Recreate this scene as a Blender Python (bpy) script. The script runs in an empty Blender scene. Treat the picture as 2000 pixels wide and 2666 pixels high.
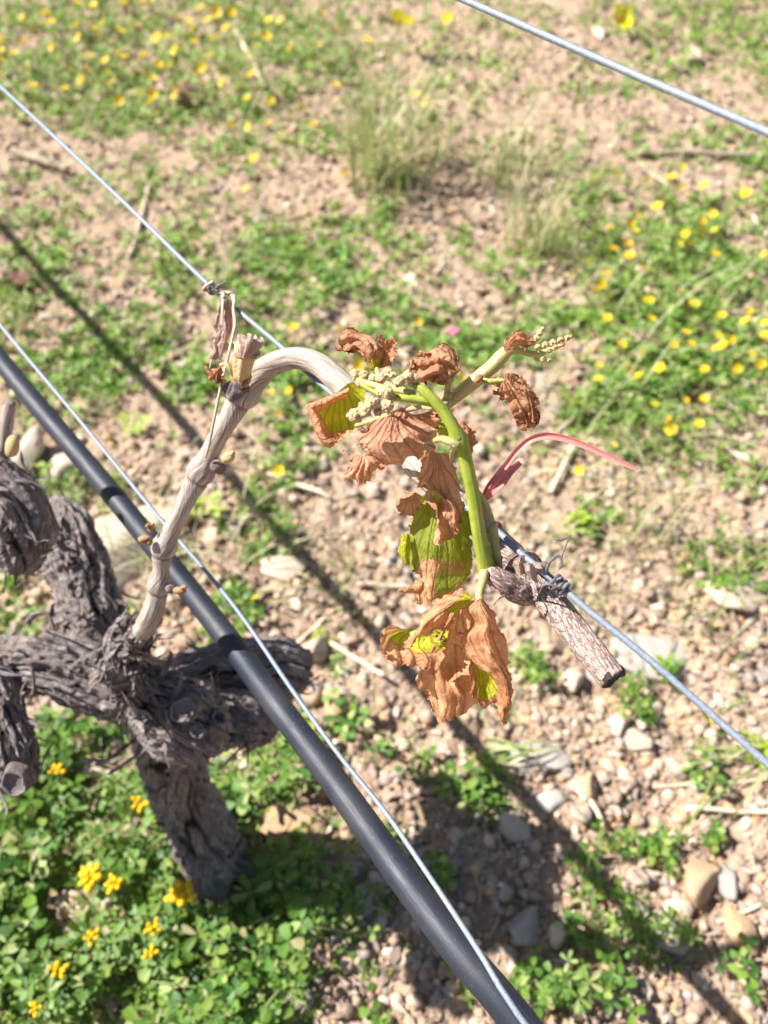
import bpy, math, random
import numpy as np
from mathutils import Vector, Matrix

random.seed(7)
rng = np.random.default_rng(11)
S = bpy.context.scene
COL = S.collection

# ------------------------------------------------------------------ camera, sky, sun, exposure
CAM_H = 0.85
PITCH = math.radians(52.5)                       # looking down at the row
cam = bpy.data.cameras.new('camera')
cam.sensor_fit = 'HORIZONTAL'; cam.sensor_width = 26.0; cam.lens = 26.0
cam.clip_start = 0.01; cam.clip_end = 2000
cam.dof.use_dof = True; cam.dof.focus_distance = 0.335; cam.dof.aperture_fstop = 7.6
camo = bpy.data.objects.new('camera', cam); COL.objects.link(camo)
camo.location = (0, 0, CAM_H); camo.rotation_euler = (math.pi/2 - PITCH, 0, 0)
S.camera = camo

SHADOW = Vector((0.90, -0.28, -1.0)).normalized()   # the way sunlight travels
world = bpy.data.worlds.new('World'); S.world = world; world.use_nodes = True
wn = world.node_tree.nodes; wl = world.node_tree.links
sky = wn.new('ShaderNodeTexSky'); sky.sky_type = 'NISHITA'; sky.sun_disc = False
sky.sun_elevation = math.asin(-SHADOW.z); sky.sun_rotation = math.atan2(-SHADOW.x, -SHADOW.y)
bg = wn.get('Background'); bg.inputs['Strength'].default_value = 0.05
wl.new(sky.outputs[0], bg.inputs[0])
sun = bpy.data.lights.new('sun', 'SUN'); sun.energy = 5.0; sun.angle = math.radians(0.53); sun.color = (1.0, 0.975, 0.94)
suno = bpy.data.objects.new('sun', sun); COL.objects.link(suno)
suno.rotation_euler = SHADOW.to_track_quat('-Z', 'Y').to_euler(); suno.location = (-2, 0, 4)
S.view_settings.view_transform = 'Standard'; S.view_settings.look = 'None'
S.view_settings.exposure = 1.3; S.view_settings.gamma = 1.0; S.view_settings.use_curve_mapping = False
S.cycles.use_denoising = True
S.cycles.max_bounces = 6; S.cycles.diffuse_bounces = 3; S.cycles.transmission_bounces = 4

# ------------------------------------------------------------------ measuring: photo pixel + distance -> place
CP, SP = math.cos(PITCH), math.sin(PITCH)
def P(px, py, t):
    """point seen at pixel (px,py) of the 2000 px wide photo, t metres away along the view axis"""
    u, v = (px-1000)/2000.0, (1333-py)/2000.0
    return np.array([u*t, (v*SP+CP)*t, CAM_H + (v*CP-SP)*t])
def G(px, py, z=0.0):
    v = (1333-py)/2000.0
    return P(px, py, (CAM_H-z)/(SP-v*CP))
def t_at(py, drop):            # distance of something `drop` metres below the camera
    return drop/(SP-(1333-py)/2000.0*CP)

# ------------------------------------------------------------------ noise
def _h(ix, iy, iz, seed):
    n = (ix.astype(np.int64)*374761393 + iy.astype(np.int64)*668265263 + iz.astype(np.int64)*2147483647 + seed*974711) & 0xffffffff
    n = ((n ^ (n >> 13))*1274126177) & 0xffffffff
    n = ((n ^ (n >> 16))*2246822519) & 0xffffffff
    return ((n ^ (n >> 15)) & 0xffff)/32767.5 - 1.0
def vnoise(p, seed=0):
    p = np.asarray(p, float); i = np.floor(p); f = p-i; f = f*f*(3-2*f)
    ix, iy, iz = i[..., 0], i[..., 1], i[..., 2]; r = 0
    for a in (0, 1):
        for b in (0, 1):
            for c in (0, 1):
                w = (f[..., 0] if a else 1-f[..., 0])*(f[..., 1] if b else 1-f[..., 1])*(f[..., 2] if c else 1-f[..., 2])
                r = r + w*_h(ix+a, iy+b, iz+c, seed)
    return r
def fbm(p, octs=4, seed=0, gain=.5):
    p = np.asarray(p, float); r = 0; a = 1; n = 0
    for k in range(octs):
        r = r + a*vnoise(p*(2**k)+k*7.13, seed+k); n += a; a *= gain
    return r/n
def ridged(p, octs=3, seed=0):
    p = np.asarray(p, float); r = 0; a = 1; n = 0
    for k in range(octs):
        r = r + a*(1-2*np.abs(vnoise(p*(2**k)+k*3.7, seed+k))); n += a; a *= .5
    return r/n

# ------------------------------------------------------------------ mesh helpers
def mk_mesh(name, V, quads=None, tris=None, mat=None, smooth=True, attrs=None, uv=None):
    V = np.asarray(V, np.float32).reshape(-1, 3)
    me = bpy.data.meshes.new(name)
    q = np.asarray(quads if quads is not None else [], np.int32).reshape(-1, 4)
    t = np.asarray(tris if tris is not None else [], np.int32).reshape(-1, 3)
    me.vertices.add(len(V)); me.vertices.foreach_set('co', V.ravel())
    loops = np.concatenate([q.ravel(), t.ravel()]); me.loops.add(len(loops)); me.loops.foreach_set('vertex_index', loops)
    me.polygons.add(len(q)+len(t))
    st = np.concatenate([np.arange(len(q))*4, len(q)*4+np.arange(len(t))*3]).astype(np.int32)
    me.polygons.foreach_set('loop_start', st)
    me.update(calc_edges=True)
    me.polygons.foreach_set('use_smooth', np.full(len(q)+len(t), smooth, bool))
    for k, a in (attrs or {}).items():
        at = me.attributes.new(k, 'FLOAT', 'POINT'); at.data.foreach_set('value', np.asarray(a, np.float32).ravel())
    if uv is not None:
        l = me.uv_layers.new(name='UVMap'); l.data.foreach_set('uv', np.asarray(uv, np.float32)[loops].ravel())
    if mat: me.materials.append(mat)
    me.validate(clean_customdata=False)
    return me
def link(name, me, parent=None, **props):
    o = bpy.data.objects.new(name, me); COL.objects.link(o)
    if parent is not None:
        o.parent = parent
        if parent.type == 'EMPTY': o.location = -parent.location
    for k, v in props.items(): o[k] = v
    return o
def empty(name, loc, **props):
    o = bpy.data.objects.new(name, None); COL.objects.link(o); o.location = Vector(loc); o.empty_display_size = .02
    for k, v in props.items(): o[k] = v
    return o
class MB:
    """collects geometry for one mesh"""
    def __init__(s): s.V = []; s.Q = []; s.T = []; s.n = 0; s.A = {}; s.UV = []
    def add(s, V, Q=None, T=None, attrs=None, uv=None):
        V = np.asarray(V, float).reshape(-1, 3); m = len(V); s.V.append(V)
        if Q is not None and len(Q): s.Q.append(np.asarray(Q, int)+s.n)
        if T is not None and len(T): s.T.append(np.asarray(T, int)+s.n)
        attrs = attrs or {}
        for k in set(list(s.A)+list(attrs)):
            if k not in s.A: s.A[k] = [np.zeros(s.n)] if s.n else []
            s.A[k].append(np.broadcast_to(np.asarray(attrs.get(k, 0.0), float), (m,)))
        s.UV.append(np.zeros((m, 2)) if uv is None else uv); s.n += m
    def mesh(s, name, mat, smooth=True):
        return mk_mesh(name, np.concatenate(s.V), np.concatenate(s.Q) if s.Q else None, np.concatenate(s.T) if s.T else None,
                       mat, smooth, {k: np.concatenate(a) for k, a in s.A.items()}, np.concatenate(s.UV))

def catmull(C, n):
    """resample control rows C (k x d) to n points, roughly even arc length in the first three columns"""
    C = np.asarray(C, float); k = len(C)
    E = np.vstack([2*C[0]-C[1], C, 2*C[-1]-C[-2]])
    m = max(n*4, 200); u = np.linspace(0, k-1-1e-9, m); i = u.astype(int); f = (u-i)[:, None]
    a, b, c, d = E[i], E[i+1], E[i+2], E[i+3]
    D = .5*((2*b)+(-a+c)*f+(2*a-5*b+4*c-d)*f*f+(-a+3*b-3*c+d)*f**3)
    s = np.concatenate([[0], np.cumsum(np.linalg.norm(np.diff(D[:, :3], axis=0), axis=1))])
    q = np.linspace(0, s[-1], n)
    return np.stack([np.interp(q, s, D[:, j]) for j in range(D.shape[1])], 1), q
def tube(C, n=60, seg=14, disp=None, caps=True, extra=None):
    """C rows: x,y,z,radius(,more). returns dict V,Q,T,uv,ang,s,R"""
    D, s = catmull(C, n); X = D[:, :3]; r = D[:, 3]
    Tn = np.gradient(X, axis=0); Tn /= np.linalg.norm(Tn, axis=1)[:, None]+1e-12
    N = np.zeros_like(X); a = np.array([0, 0, -1.0])
    if abs(Tn[0] @ a) > .9: a = np.array([0, 1.0, 0])
    v = a-Tn[0]*(a@Tn[0]); N[0] = v/np.linalg.norm(v)
    for i in range(1, n):
        v = N[i-1]-Tn[i]*(N[i-1]@Tn[i]); N[i] = v/(np.linalg.norm(v)+1e-12)
    B = np.cross(Tn, N)
    th = np.linspace(0, 2*math.pi, seg, endpoint=False)
    TH, SS = np.meshgrid(th, s); RR = np.repeat(r[:, None], seg, 1)
    dirs = np.cos(TH)[..., None]*N[:, None]+np.sin(TH)[..., None]*B[:, None]
    if disp is not None: RR = RR+disp(TH, SS, RR, X[:, None]+dirs*RR[..., None])
    V = X[:, None]+dirs*RR[..., None]
    idx = np.arange(n*seg).reshape(n, seg)
    Q = np.stack([idx[:-1], np.roll(idx, -1, 1)[:-1], np.roll(idx, -1, 1)[1:], idx[1:]], -1).reshape(-1, 4)
    V = V.reshape(-1, 3); T = []
    uv = np.stack([TH*np.repeat(r[:, None], seg, 1), SS], -1).reshape(-1, 2)
    ex = {'s': SS.ravel()/max(s[-1], 1e-9), 'end': np.zeros(n*seg)}
    for j in range(4, D.shape[1]): ex['x%d' % (j-4)] = np.repeat(D[:, j][:, None], seg, 1).ravel()
    if caps:
        c0, c1 = n*seg, n*seg+1
        V = np.vstack([V, X[:1], X[-1:]])
        T = [(c0, idx[0, (j+1) % seg], idx[0, j]) for j in range(seg)]+[(c1, idx[-1, j], idx[-1, (j+1) % seg]) for j in range(seg)]
        uv = np.vstack([uv, [[0, 0], [0, s[-1]]]])
        for k in ex: ex[k] = np.concatenate([ex[k], ex[k][:1], ex[k][-1:]])
        ex['end'][-2:] = 1
    return dict(V=V, Q=Q, T=T, uv=uv, attrs=ex, X=X, s=s)
def tube_into(mb, C, **kw):
    d = tube(C, **kw); mb.add(d['V'], d['Q'], d['T'], d['attrs'], d['uv']); return d
def pix(C):
    """rows (px,py,t,half width in px, ...) -> x,y,z,radius,..."""
    return np.array([list(P(c[0], c[1], c[2]))+[c[3]*c[2]/2000.0]+list(c[4:]) for c in C])

def ico(sub):
    import bmesh
    bm = bmesh.new(); bmesh.ops.create_icosphere(bm, subdivisions=sub, radius=1.0)
    V = np.array([v.co[:] for v in bm.verts]); T = np.array([[v.index for v in f.verts] for f in bm.faces]); bm.free()
    return V, T
ICO0, ICO1, ICO2, ICO3 = ico(1), ico(2), ico(3), ico(4)
ICO2, ICO3 = ICO2, ICO2
def blob_into(mb, c, rad, axis=None, stretch=1.0, seed=0, rough=.12, base=ICO2, freq=1.6, **attrs):
    V, T = base; V = V*(1+rough*fbm(V*freq+seed*3.1, 2, seed)[:, None])
    if axis is not None:
        a = np.asarray(axis, float); a /= np.linalg.norm(a)
        V = V+np.outer(V@a, a)*(stretch-1)
    mb.add(np.asarray(c)+V*rad, None, T, attrs)

# ------------------------------------------------------------------ materials
class NT:
    def __init__(s, name):
        s.m = bpy.data.materials.new(name); s.m.use_nodes = True; s.t = s.m.node_tree; s.n = s.t.nodes
        s.b = s.n['Principled BSDF']; s.out = s.n['Material Output']
    def __call__(s, typ, ins=None, **kw):
        x = s.n.new(typ)
        for k, v in kw.items(): setattr(x, k, v)
        for k, v in (ins or {}).items(): s.set(x.inputs[k], v)
        return x
    def set(s, sock, v):
        if isinstance(v, bpy.types.NodeSocket): s.t.links.new(v, sock)
        elif isinstance(v, bpy.types.Node): s.t.links.new(v.outputs[0], sock)
        else: sock.default_value = v
    def ramp(s, fac, stops, interp='LINEAR'):
        r = s('ShaderNodeValToRGB', {'Fac': fac}); e = r.color_ramp; e.interpolation = interp
        while len(e.elements) < len(stops): e.elements.new(.5)
        for el, (p, c) in zip(e.elements, stops): el.position = p; el.color = (*c, 1) if len(c) == 3 else c
        return r.outputs[0]
    def mix(s, f, a, b, blend='MIX'):
        x = s('ShaderNodeMix', data_type='RGBA', blend_type=blend); s.set(x.inputs[0], f)
        for i, v in ((6, a), (7, b)): s.set(x.inputs[i], (*v, 1) if isinstance(v, tuple) and len(v) == 3 else v)
        return x.outputs[2]
    def math(s, op, a, b=0.0, clamp=False):
        x = s('ShaderNodeMath', operation=op, use_clamp=clamp); s.set(x.inputs[0], a); s.set(x.inputs[1], b); return x.outputs[0]
    def noise(s, vec, scale, detail=4, rough=.55, out=0, **kw):
        x = s('ShaderNodeTexNoise', {'Scale': scale, 'Detail': detail, 'Roughness': rough}, **kw)
        if vec is not None: s.set(x.inputs['Vector'], vec)
        return x.outputs[out]
    def obj(s): return s('ShaderNodeTexCoord').outputs['Object']
    def pos(s): return s('ShaderNodeNewGeometry').outputs['Position']
    def attr(s, name): return s('ShaderNodeAttribute', attribute_name=name).outputs['Fac']
    def mapv(s, vec, scale): return s('ShaderNodeMapping', {'Vector': vec, 'Scale': scale}).outputs[0]
    def uv(s): return s('ShaderNodeTexCoord').outputs['UV']
    def bump(s, h, dist, strength=1.0, normal=None):
        x = s('ShaderNodeBump', {'Height': h, 'Distance': dist, 'Strength': strength})
        if normal is not None: s.set(x.inputs['Normal'], normal)
        return x.outputs[0]
    def fin(s, col=None, rough=.7, normal=None, spec=.5, metal=0.0):
        if col is not None: s.set(s.b.inputs['Base Color'], (*col, 1) if isinstance(col, tuple) and len(col) == 3 else col)
        s.set(s.b.inputs['Roughness'], rough); s.b.inputs['Specular IOR Level'].default_value = spec; s.set(s.b.inputs['Metallic'], metal)
        if normal is not None: s.set(s.b.inputs['Normal'], normal)
        return s.m
    def translucent(s, col, f):
        tr = s('ShaderNodeBsdfTranslucent', {'Color': col}); mx = s('ShaderNodeMixShader', {0: f})
        s.t.links.new(s.b.outputs[0], mx.inputs[1]); s.t.links.new(tr.outputs[0], mx.inputs[2]); s.t.links.new(mx.outputs[0], s.out.inputs[0])

def mat_soil():
    n = NT('soil'); p = n.pos()
    a = n.noise(p, 9, 5, .6); b = n.noise(p, 60, 5, .65); c = n.noise(p, 330, 3, .6)
    col = n.ramp(a, [(.3, (.17, .11, .072)), (.5, (.33, .228, .155)), (.7, (.44, .32, .225))])
    col = n.mix(n.ramp(b, [(.4, (0, 0, 0)), (.62, (1, 1, 1))]), col, (.43, .31, .215))
    col = n.mix(n.ramp(c, [(.56, (0, 0, 0)), (.7, (1, 1, 1))]), col, (.20, .13, .09))
    v = n('ShaderNodeTexVoronoi', {'Vector': p, 'Scale': 210.0}, feature='F1')
    h = n.math('ADD', n.math('MULTIPLY', n.math('SUBTRACT', .6, v.outputs['Distance']), .6), n.noise(p, 160, 5, .7))
    return n.fin(col, .95, n.bump(h, .004, .8), .2)
def mat_stone(name, per_object):
    n = NT(name); p = n.pos()
    r = n('ShaderNodeObjectInfo').outputs['Random'] if per_object else n('ShaderNodeNewGeometry').outputs['Random Per Island']
    col = n.ramp(r, [(0, (.45, .32, .215)), (.14, (.31, .205, .135)), (.30, (.50, .37, .25)), (.38, (.33, .28, .24)), (.48, (.47, .28, .14)), (.57, (.20, .135, .095)),
                     (.66, (.58, .45, .33)), (.72, (.27, .24, .22)), (.79, (.70, .58, .44)), (.84, (.42, .235, .125)), (.92, (.40, .30, .235))], 'CONSTANT')
    a = n.noise(p, 70, 5, .65)
    col = n.mix(n.ramp(a, [(.35, (0, 0, 0)), (.7, (.55, .55, .55))]), col, (.40, .28, .19))
    b = n.noise(p, 420, 3, .6)
    col = n.mix(n.ramp(b, [(.5, (0, 0, 0)), (.75, (.35, .35, .35))]), col, (.75, .66, .56))
    return n.fin(col, .72, n.bump(n.noise(p, 240, 5, .65), .0025, .7), .3)
def mat_bark():
    n = NT('vine_bark'); u = n.uv(); p = n.pos()
    f = n.noise(n.mapv(u, (900, 90, 1)), 1, 6, .65); g = n.noise(p, 38, 4, .6)
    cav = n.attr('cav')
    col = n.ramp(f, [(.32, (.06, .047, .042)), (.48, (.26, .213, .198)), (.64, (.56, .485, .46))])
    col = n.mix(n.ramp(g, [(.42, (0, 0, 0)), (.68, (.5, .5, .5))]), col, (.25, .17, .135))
    col = n.mix(n.ramp(cav, [(.06, (.97, .97, .97)), (.36, (0, 0, 0))]), col, (.016, .012, .011))  # shade in the crevices, painted into the bark colour
    h = n.math('ADD', f, n.math('MULTIPLY', n.noise(p, 500, 4, .65), .4))
    return n.fin(col, .85, n.bump(h, .004, 1.0), .25)
def mat_cut():
    n = NT('cut_wood'); p = n.obj(); s = n.attr('rad')
    w = n.math('SINE', n.math('MULTIPLY', n.math('ADD', s, n.math('MULTIPLY', n.noise(p, 120, 3), .25)), 34.0))
    col = n.mix(n.math('MULTIPLY_ADD', w, .5), (.24, .20, .19), (.11, .088, .082))
    col = n.mix(n.ramp(n.noise(p, 300, 4, .7), [(.5, (0, 0, 0)), (.7, (.8, .8, .8))]), col, (.08, .06, .055))
    return n.fin(col, .85, n.bump(n.noise(p, 600, 4, .6), .001, .6), .2)
def mat_cane():
    n = NT('cane_bark'); u = n.uv(); p = n.pos(); tone = n.attr('x0')
    f = n.noise(n.mapv(u, (1150, 42, 1)), 1, 6, .62); g = n.noise(n.mapv(u, (260, 45, 1)), 1, 4, .6)
    pale = n.ramp(f, [(.38, (.10, .072, .056)), (.455, (.31, .24, .19)), (.58, (.53, .43, .355))])
    pale = n.mix(n.ramp(g, [(.45, (0, 0, 0)), (.7, (.85, .85, .85))]), pale, (.36, .315, .29))
    sp = n.noise(p, 1500, 2, .5)
    pale = n.mix(n.ramp(sp, [(.60, (0, 0, 0)), (.68, (.75, .75, .75))]), pale, (.16, .12, .11))
    d = n('ShaderNodeTexVoronoi', {'Vector': n.mapv(n.mix(.0020, u, n.noise(u, 700, 4, .65, out=1)), (900, 250, 1)), 'Scale': 1.0}, feature='DISTANCE_TO_EDGE')
    dark = n.ramp(f, [(.34, (.30, .18, .14)), (.48, (.55, .38, .31)), (.64, (.72, .57, .51))])
    dark = n.mix(n.ramp(d.outputs['Distance'], [(.02, (.85, .85, .85)), (.17, (0, 0, 0))]), dark, (.075, .05, .046))
    col = n.mix(tone, pale, dark)
    col = n.mix(n.attr('x1'), col, (.07, .045, .04))
    h = n.math('ADD', f, n.math('MULTIPLY', n.math('MINIMUM', d.outputs['Distance'], .25), n.math('MULTIPLY', tone, 2.5)))
    return n.fin(col, .62, n.bump(h, .0009, .8), .35)
def mat_leaf(name, brown=((.42, .17, .075), (.70, .37, .185), (.82, .51, .29)), green=((.34, .38, .02), (.60, .60, .03))):
    n = NT(name); g = n.attr('g'); ve = n.attr('vein'); p = n.pos()
    a = n.noise(p, 95, 4, .6); b = n.noise(p, 420, 4, .65)
    br = n.ramp(a, [(.32, brown[0]), (.5, brown[1]), (.68, brown[2])])
    br = n.mix(n.ramp(b, [(.45, (0, 0, 0)), (.75, (.55, .55, .55))]), br, brown[0])
    gr = n.ramp(a, [(.35, green[0]), (.65, green[1])])
    gg = n.math('ADD', g, n.math('MULTIPLY', n.math('SUBTRACT', n.noise(p, 150, 4, .6), .5), .7))
    f = n.ramp(gg, [(.36, (0, 0, 0)), (.66, (1, 1, 1))])
    col = n.mix(f, br, gr)
    edge = n.ramp(gg, [(.34, (0, 0, 0)), (.45, (.6, .6, .6)), (.56, (0, 0, 0))])
    col = n.mix(edge, col, (.17, .055, .02))
    vf = n.math('MULTIPLY', ve, .8)
    col = n.mix(vf, col, n.mix(f, (.28, .10, .05), (.24, .15, .02)))
    h = n.math('ADD', n.math('MULTIPLY', b, .8), n.math('MULTIPLY', ve, .8))
    n.fin(col, .6, n.bump(h, .0008, .9), .3)
    n.translucent(n.mix(f, n.mix(.4, col, (.85, .42, .16)), n.mix(.3, col, (.75, .80, .02))), .42)
    return n.m
def mat_plain(name, c1, c2, scale=120, rough=.6, spec=.3, trans=0, bump=.0006, rand=None, bscale=None):
    n = NT(name); p = n.pos(); col = n.mix(n.ramp(n.noise(p, scale, 4, .6), [(.35, (0, 0, 0)), (.65, (1, 1, 1))]), c1, c2)
    if rand:
        r = n('ShaderNodeNewGeometry').outputs['Random Per Island'] if rand == 'island' else n('ShaderNodeObjectInfo').outputs['Random']
        h = n('ShaderNodeHueSaturation', {'Color': col}); n.set(h.inputs['Value'], n.math('MULTIPLY_ADD', r, .9))
        h.inputs['Value'].default_value = 1
        x = n.math('ADD', n.math('MULTIPLY', r, .8), .6); n.set(h.inputs['Value'], x); col = h.outputs[0]
    n.fin(col, rough, n.bump(n.noise(p, bscale or scale*4, 4, .6), bump, .7), spec)
    if trans: n.translucent(col, trans)
    return n.m
def mat_weed(name, stops, trans=.35):
    n = NT(name); r = n('ShaderNodeNewGeometry').outputs['Random Per Island']; p = n.pos()
    col = n.ramp(r, stops)
    col = n.mix(n.ramp(n.noise(p, 14, 3, .6), [(.35, (0, 0, 0)), (.7, (.5, .5, .5))]), col, (.17, .27, .04))
    n.fin(col, .5, None, .35); n.translucent(n.mix(.5, col, (.35, .5, .03)), trans)
    return n.m
def mat_shoot():
    n = NT('green_shoot'); u = n.uv(); p = n.pos(); a = n.noise(n.mapv(u, (420, 14, 1)), 1, 4, .6); b = n.noise(p, 130, 3, .6)
    col = n.mix(n.ramp(b, [(.35, (0, 0, 0)), (.65, (1, 1, 1))]), (.27, .35, .03), (.40, .45, .06))
    col = n.mix(n.ramp(a, [(.56, (0, 0, 0)), (.66, (.75, .75, .75))]), col, (.36, .17, .06))
    col = n.mix(n.ramp(n.noise(p, 900, 2, .5), [(.62, (0, 0, 0)), (.72, (.5, .5, .5))]), col, (.55, .55, .25))
    n.fin(col, .48, n.bump(a, .0006, .7), .4); n.translucent(col, .12); return n.m
def mat_pipe():
    n = NT('black_polyethylene'); u = n.uv(); p = n.pos()
    sc = n.noise(n.mapv(u, (700, 60, 1)), 1, 5, .7); d = n.noise(p, 900, 3, .6); big = n.noise(p, 25, 3, .5)
    col = n.mix(n.ramp(sc, [(.55, (0, 0, 0)), (.8, (.5, .5, .5))]), (.009, .013, .026), (.042, .047, .060))
    col = n.mix(n.ramp(d, [(.66, (0, 0, 0)), (.74, (.6, .6, .6))]), col, (.25, .22, .19))
    col = n.mix(n.ramp(big, [(.4, (0, 0, 0)), (.7, (.30, .30, .30))]), col, (.075, .07, .066))
    return n.fin(col, n.ramp(sc, [(.3, (.46,)*3), (.7, (.62,)*3)]), n.bump(sc, .0004, .5), .38)
def mat_wire():
    n = NT('galvanised_wire'); p = n.pos(); a = n.noise(p, 700, 4, .65); b = n.noise(p, 90, 3, .5)
    col = n.ramp(a, [(.3, (.15, .18, .22)), (.5, (.20, .235, .285)), (.72, (.28, .32, .375))])
    col = n.mix(n.ramp(b, [(.45, (0, 0, 0)), (.75, (.5, .5, .5))]), col, (.20, .21, .24))
    return n.fin(col, .55, n.bump(a, .00015, .5), .45, .15)
def mat_red():
    n = NT('red_plastic'); p = n.pos(); a = n.noise(n.mapv(n.uv(), (900, 40, 1)), 1, 3, .6)
    col = n.mix(n.ramp(a, [(.35, (0, 0, 0)), (.7, (1, 1, 1))]), (.74, .21, .19), (.84, .38, .34))
    n.fin(col, .38, n.bump(a, .0004, .5), .5); n.translucent(n.mix(0.0, (.85, .22, .18), (.85, .22, .18)), .25); return n.m

M = dict(soil=mat_soil(), stone=mat_stone('stone', True), gravel=mat_stone('gravel', False), bark=mat_bark(), cut=mat_cut(), cane=mat_cane(),
    leaf=mat_leaf('scorched_leaf'), leaf_pink=mat_leaf('scorched_leaf_underside', ((.46, .205, .12), (.64, .345, .205), (.75, .47, .31))),
    leaf_olive=mat_leaf('half_green_leaf', green=((.15, .20, .02), (.27, .32, .035))),  # darker green carries the shade on this leaf's front
    leaf_dark=mat_leaf('shrivelled_leaf', ((.30, .125, .065), (.52, .265, .14), (.68, .42, .24))),
    leaf_old=mat_leaf('old_dead_leaf', ((.34, .25, .21), (.54, .43, .38), (.66, .57, .52))),
    shoot=mat_shoot(),
    shoot_dry=mat_plain('drying_shoot', (.50, .47, .13), (.56, .42, .20), 70, .5, .4, .1, .0005),
    petiole=mat_plain('pale_petiole', (.42, .42, .12), (.50, .34, .20), 150, .5, .35, .15),
    buds=mat_plain('flower_buds', (.64, .53, .25), (.60, .37, .22), 240, .6, .3, .15, .0012, bscale=900),
    buds_green=mat_plain('green_flower_buds', (.58, .48, .18), (.62, .38, .22), 260, .55, .3, .15, .001, bscale=900),
    bud_scale=mat_plain('bud_scale', (.48, .24, .10), (.22, .11, .06), 220, .6, .3, 0, .0008),
    base=mat_plain('shoot_base_bark', (.36, .19, .11), (.20, .11, .075), 160, .7, .3, 0, .0015),
    pith=mat_plain('dark_cut_wood', (.035, .026, .024), (.10, .075, .065), 700, .85, .2, 0, .001),
    knot=mat_plain('dark_knot', (.10, .072, .07), (.24, .18, .17), 330, .8, .25, 0, .0015),
    tendril=mat_plain('dry_tendril', (.56, .46, .34), (.40, .30, .22), 260, .65, .3, 0, .0004),
    coil=mat_plain('dark_tendril', (.07, .065, .075), (.20, .18, .18), 500, .6, .4, 0, .0004),
    straw=mat_plain('dry_straw', (.62, .50, .36), (.50, .39, .28), 130, .7, .25, 0, .0006, rand='obj'),
    straw_stuff=mat_plain('dry_straw_bits', (.50, .39, .26), (.36, .26, .18), 130, .7, .25, .1, .0006, rand='island'),
    clover=mat_weed('clover_leaf', [(0, (.025, .085, .02)), (.3, (.06, .165, .026)), (.6, (.13, .27, .036)), (.82, (.24, .35, .055)), (.94, (.34, .40, .11)), (1, (.44, .36, .19))]),
    weed=mat_weed('meadow_leaf', [(0, (.05, .15, .022)), (.3, (.12, .28, .035)), (.6, (.24, .40, .065)), (.84, (.38, .47, .13)), (1, (.52, .46, .27))]),
    trail=mat_weed('trailing_leaf', [(0, (.05, .12, .022)), (.4, (.11, .21, .035)), (.75, (.22, .30, .07)), (.92, (.36, .36, .16)), (1, (.40, .30, .19))]),
    lime=mat_weed('lime_leaf', [(0, (.30, .42, .03)), (1, (.42, .52, .06))]),
    grass=mat_weed('grass_blade', [(0, (.14, .24, .05)), (.4, (.28, .36, .10)), (.65, (.46, .43, .22)), (1, (.62, .52, .36))], .3),
    drygrass=mat_weed('dry_grass_blade', [(0, (.30, .34, .12)), (.35, (.48, .43, .24)), (1, (.66, .56, .40))], .3),
    purple=mat_weed('purple_leaf', [(0, (.20, .055, .08)), (1, (.36, .13, .15))], .2),
    yellow=mat_plain('yellow_petal', (.80, .58, .015), (.80, .50, .010), 200, .45, .3, .25),
    lemon=mat_plain('lemon_petal', (.85, .78, .03), (.80, .72, .02), 200, .45, .3, .25),
    orange=mat_plain('flower_eye', (.55, .20, .01), (.62, .28, .01), 400, .6, .2, 0),
    stem=mat_plain('weed_stem', (.20, .26, .06), (.34, .20, .11), 60, .55, .3, 0),
    litter=mat_plain('leaf_crumbs', (.40, .29, .22), (.30, .23, .20), 60, .8, .2, .05, .0004, rand='island'),
    pipe=mat_pipe(), wire=mat_wire(), red=mat_red(), pink=mat_plain('pink_petal', (.55, .16, .22), (.62, .24, .30), 200, .5, .3, .2))

# ------------------------------------------------------------------ ground
TRUNK_G = G(575, 2290)
def hgt(x, y):
    x = np.asarray(x, float); y = np.asarray(y, float); z0 = np.zeros_like(x)
    p = np.stack([x, y, z0], -1)
    near = 1/(1+((x*x+(y-1)**2)/25.0)**2)
    w = p+.02*np.stack([vnoise(p*14, 71), vnoise(p*14, 72), z0], -1)
    h = .018*fbm(p*3.1, 3, 3)+.008*fbm(p*15, 3, 9)+(.011*(np.abs(vnoise(w*38, 15))-.3)+.007*(np.abs(vnoise(w*74, 16))-.3)+.003*vnoise(p*150, 17))*near
    return h
def axis(lo, hi, step, far):
    c = np.arange(lo, hi+1e-6, step); out = []; d = step; e = 0
    while e < far: d *= 1.25; e += d; out.append(e)
    out = np.array(out); return np.concatenate([lo-out[::-1], c, hi+out])
gx, gy = axis(-1.45, 1.6, .0068, 400), axis(-.25, 2.9, .0072, 400)
XX, YY = np.meshgrid(gx, gy); ZZ = hgt(XX, YY)
idx = np.arange(XX.size).reshape(XX.shape)
Q = np.stack([idx[:-1, :-1], idx[:-1, 1:], idx[1:, 1:], idx[1:, :-1]], -1).reshape(-1, 4)
link('ground', mk_mesh('ground', np.stack([XX, YY, ZZ], -1), Q, None, M['soil']), kind='structure',
     label='stony pinkish tan vineyard soil', )

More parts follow.
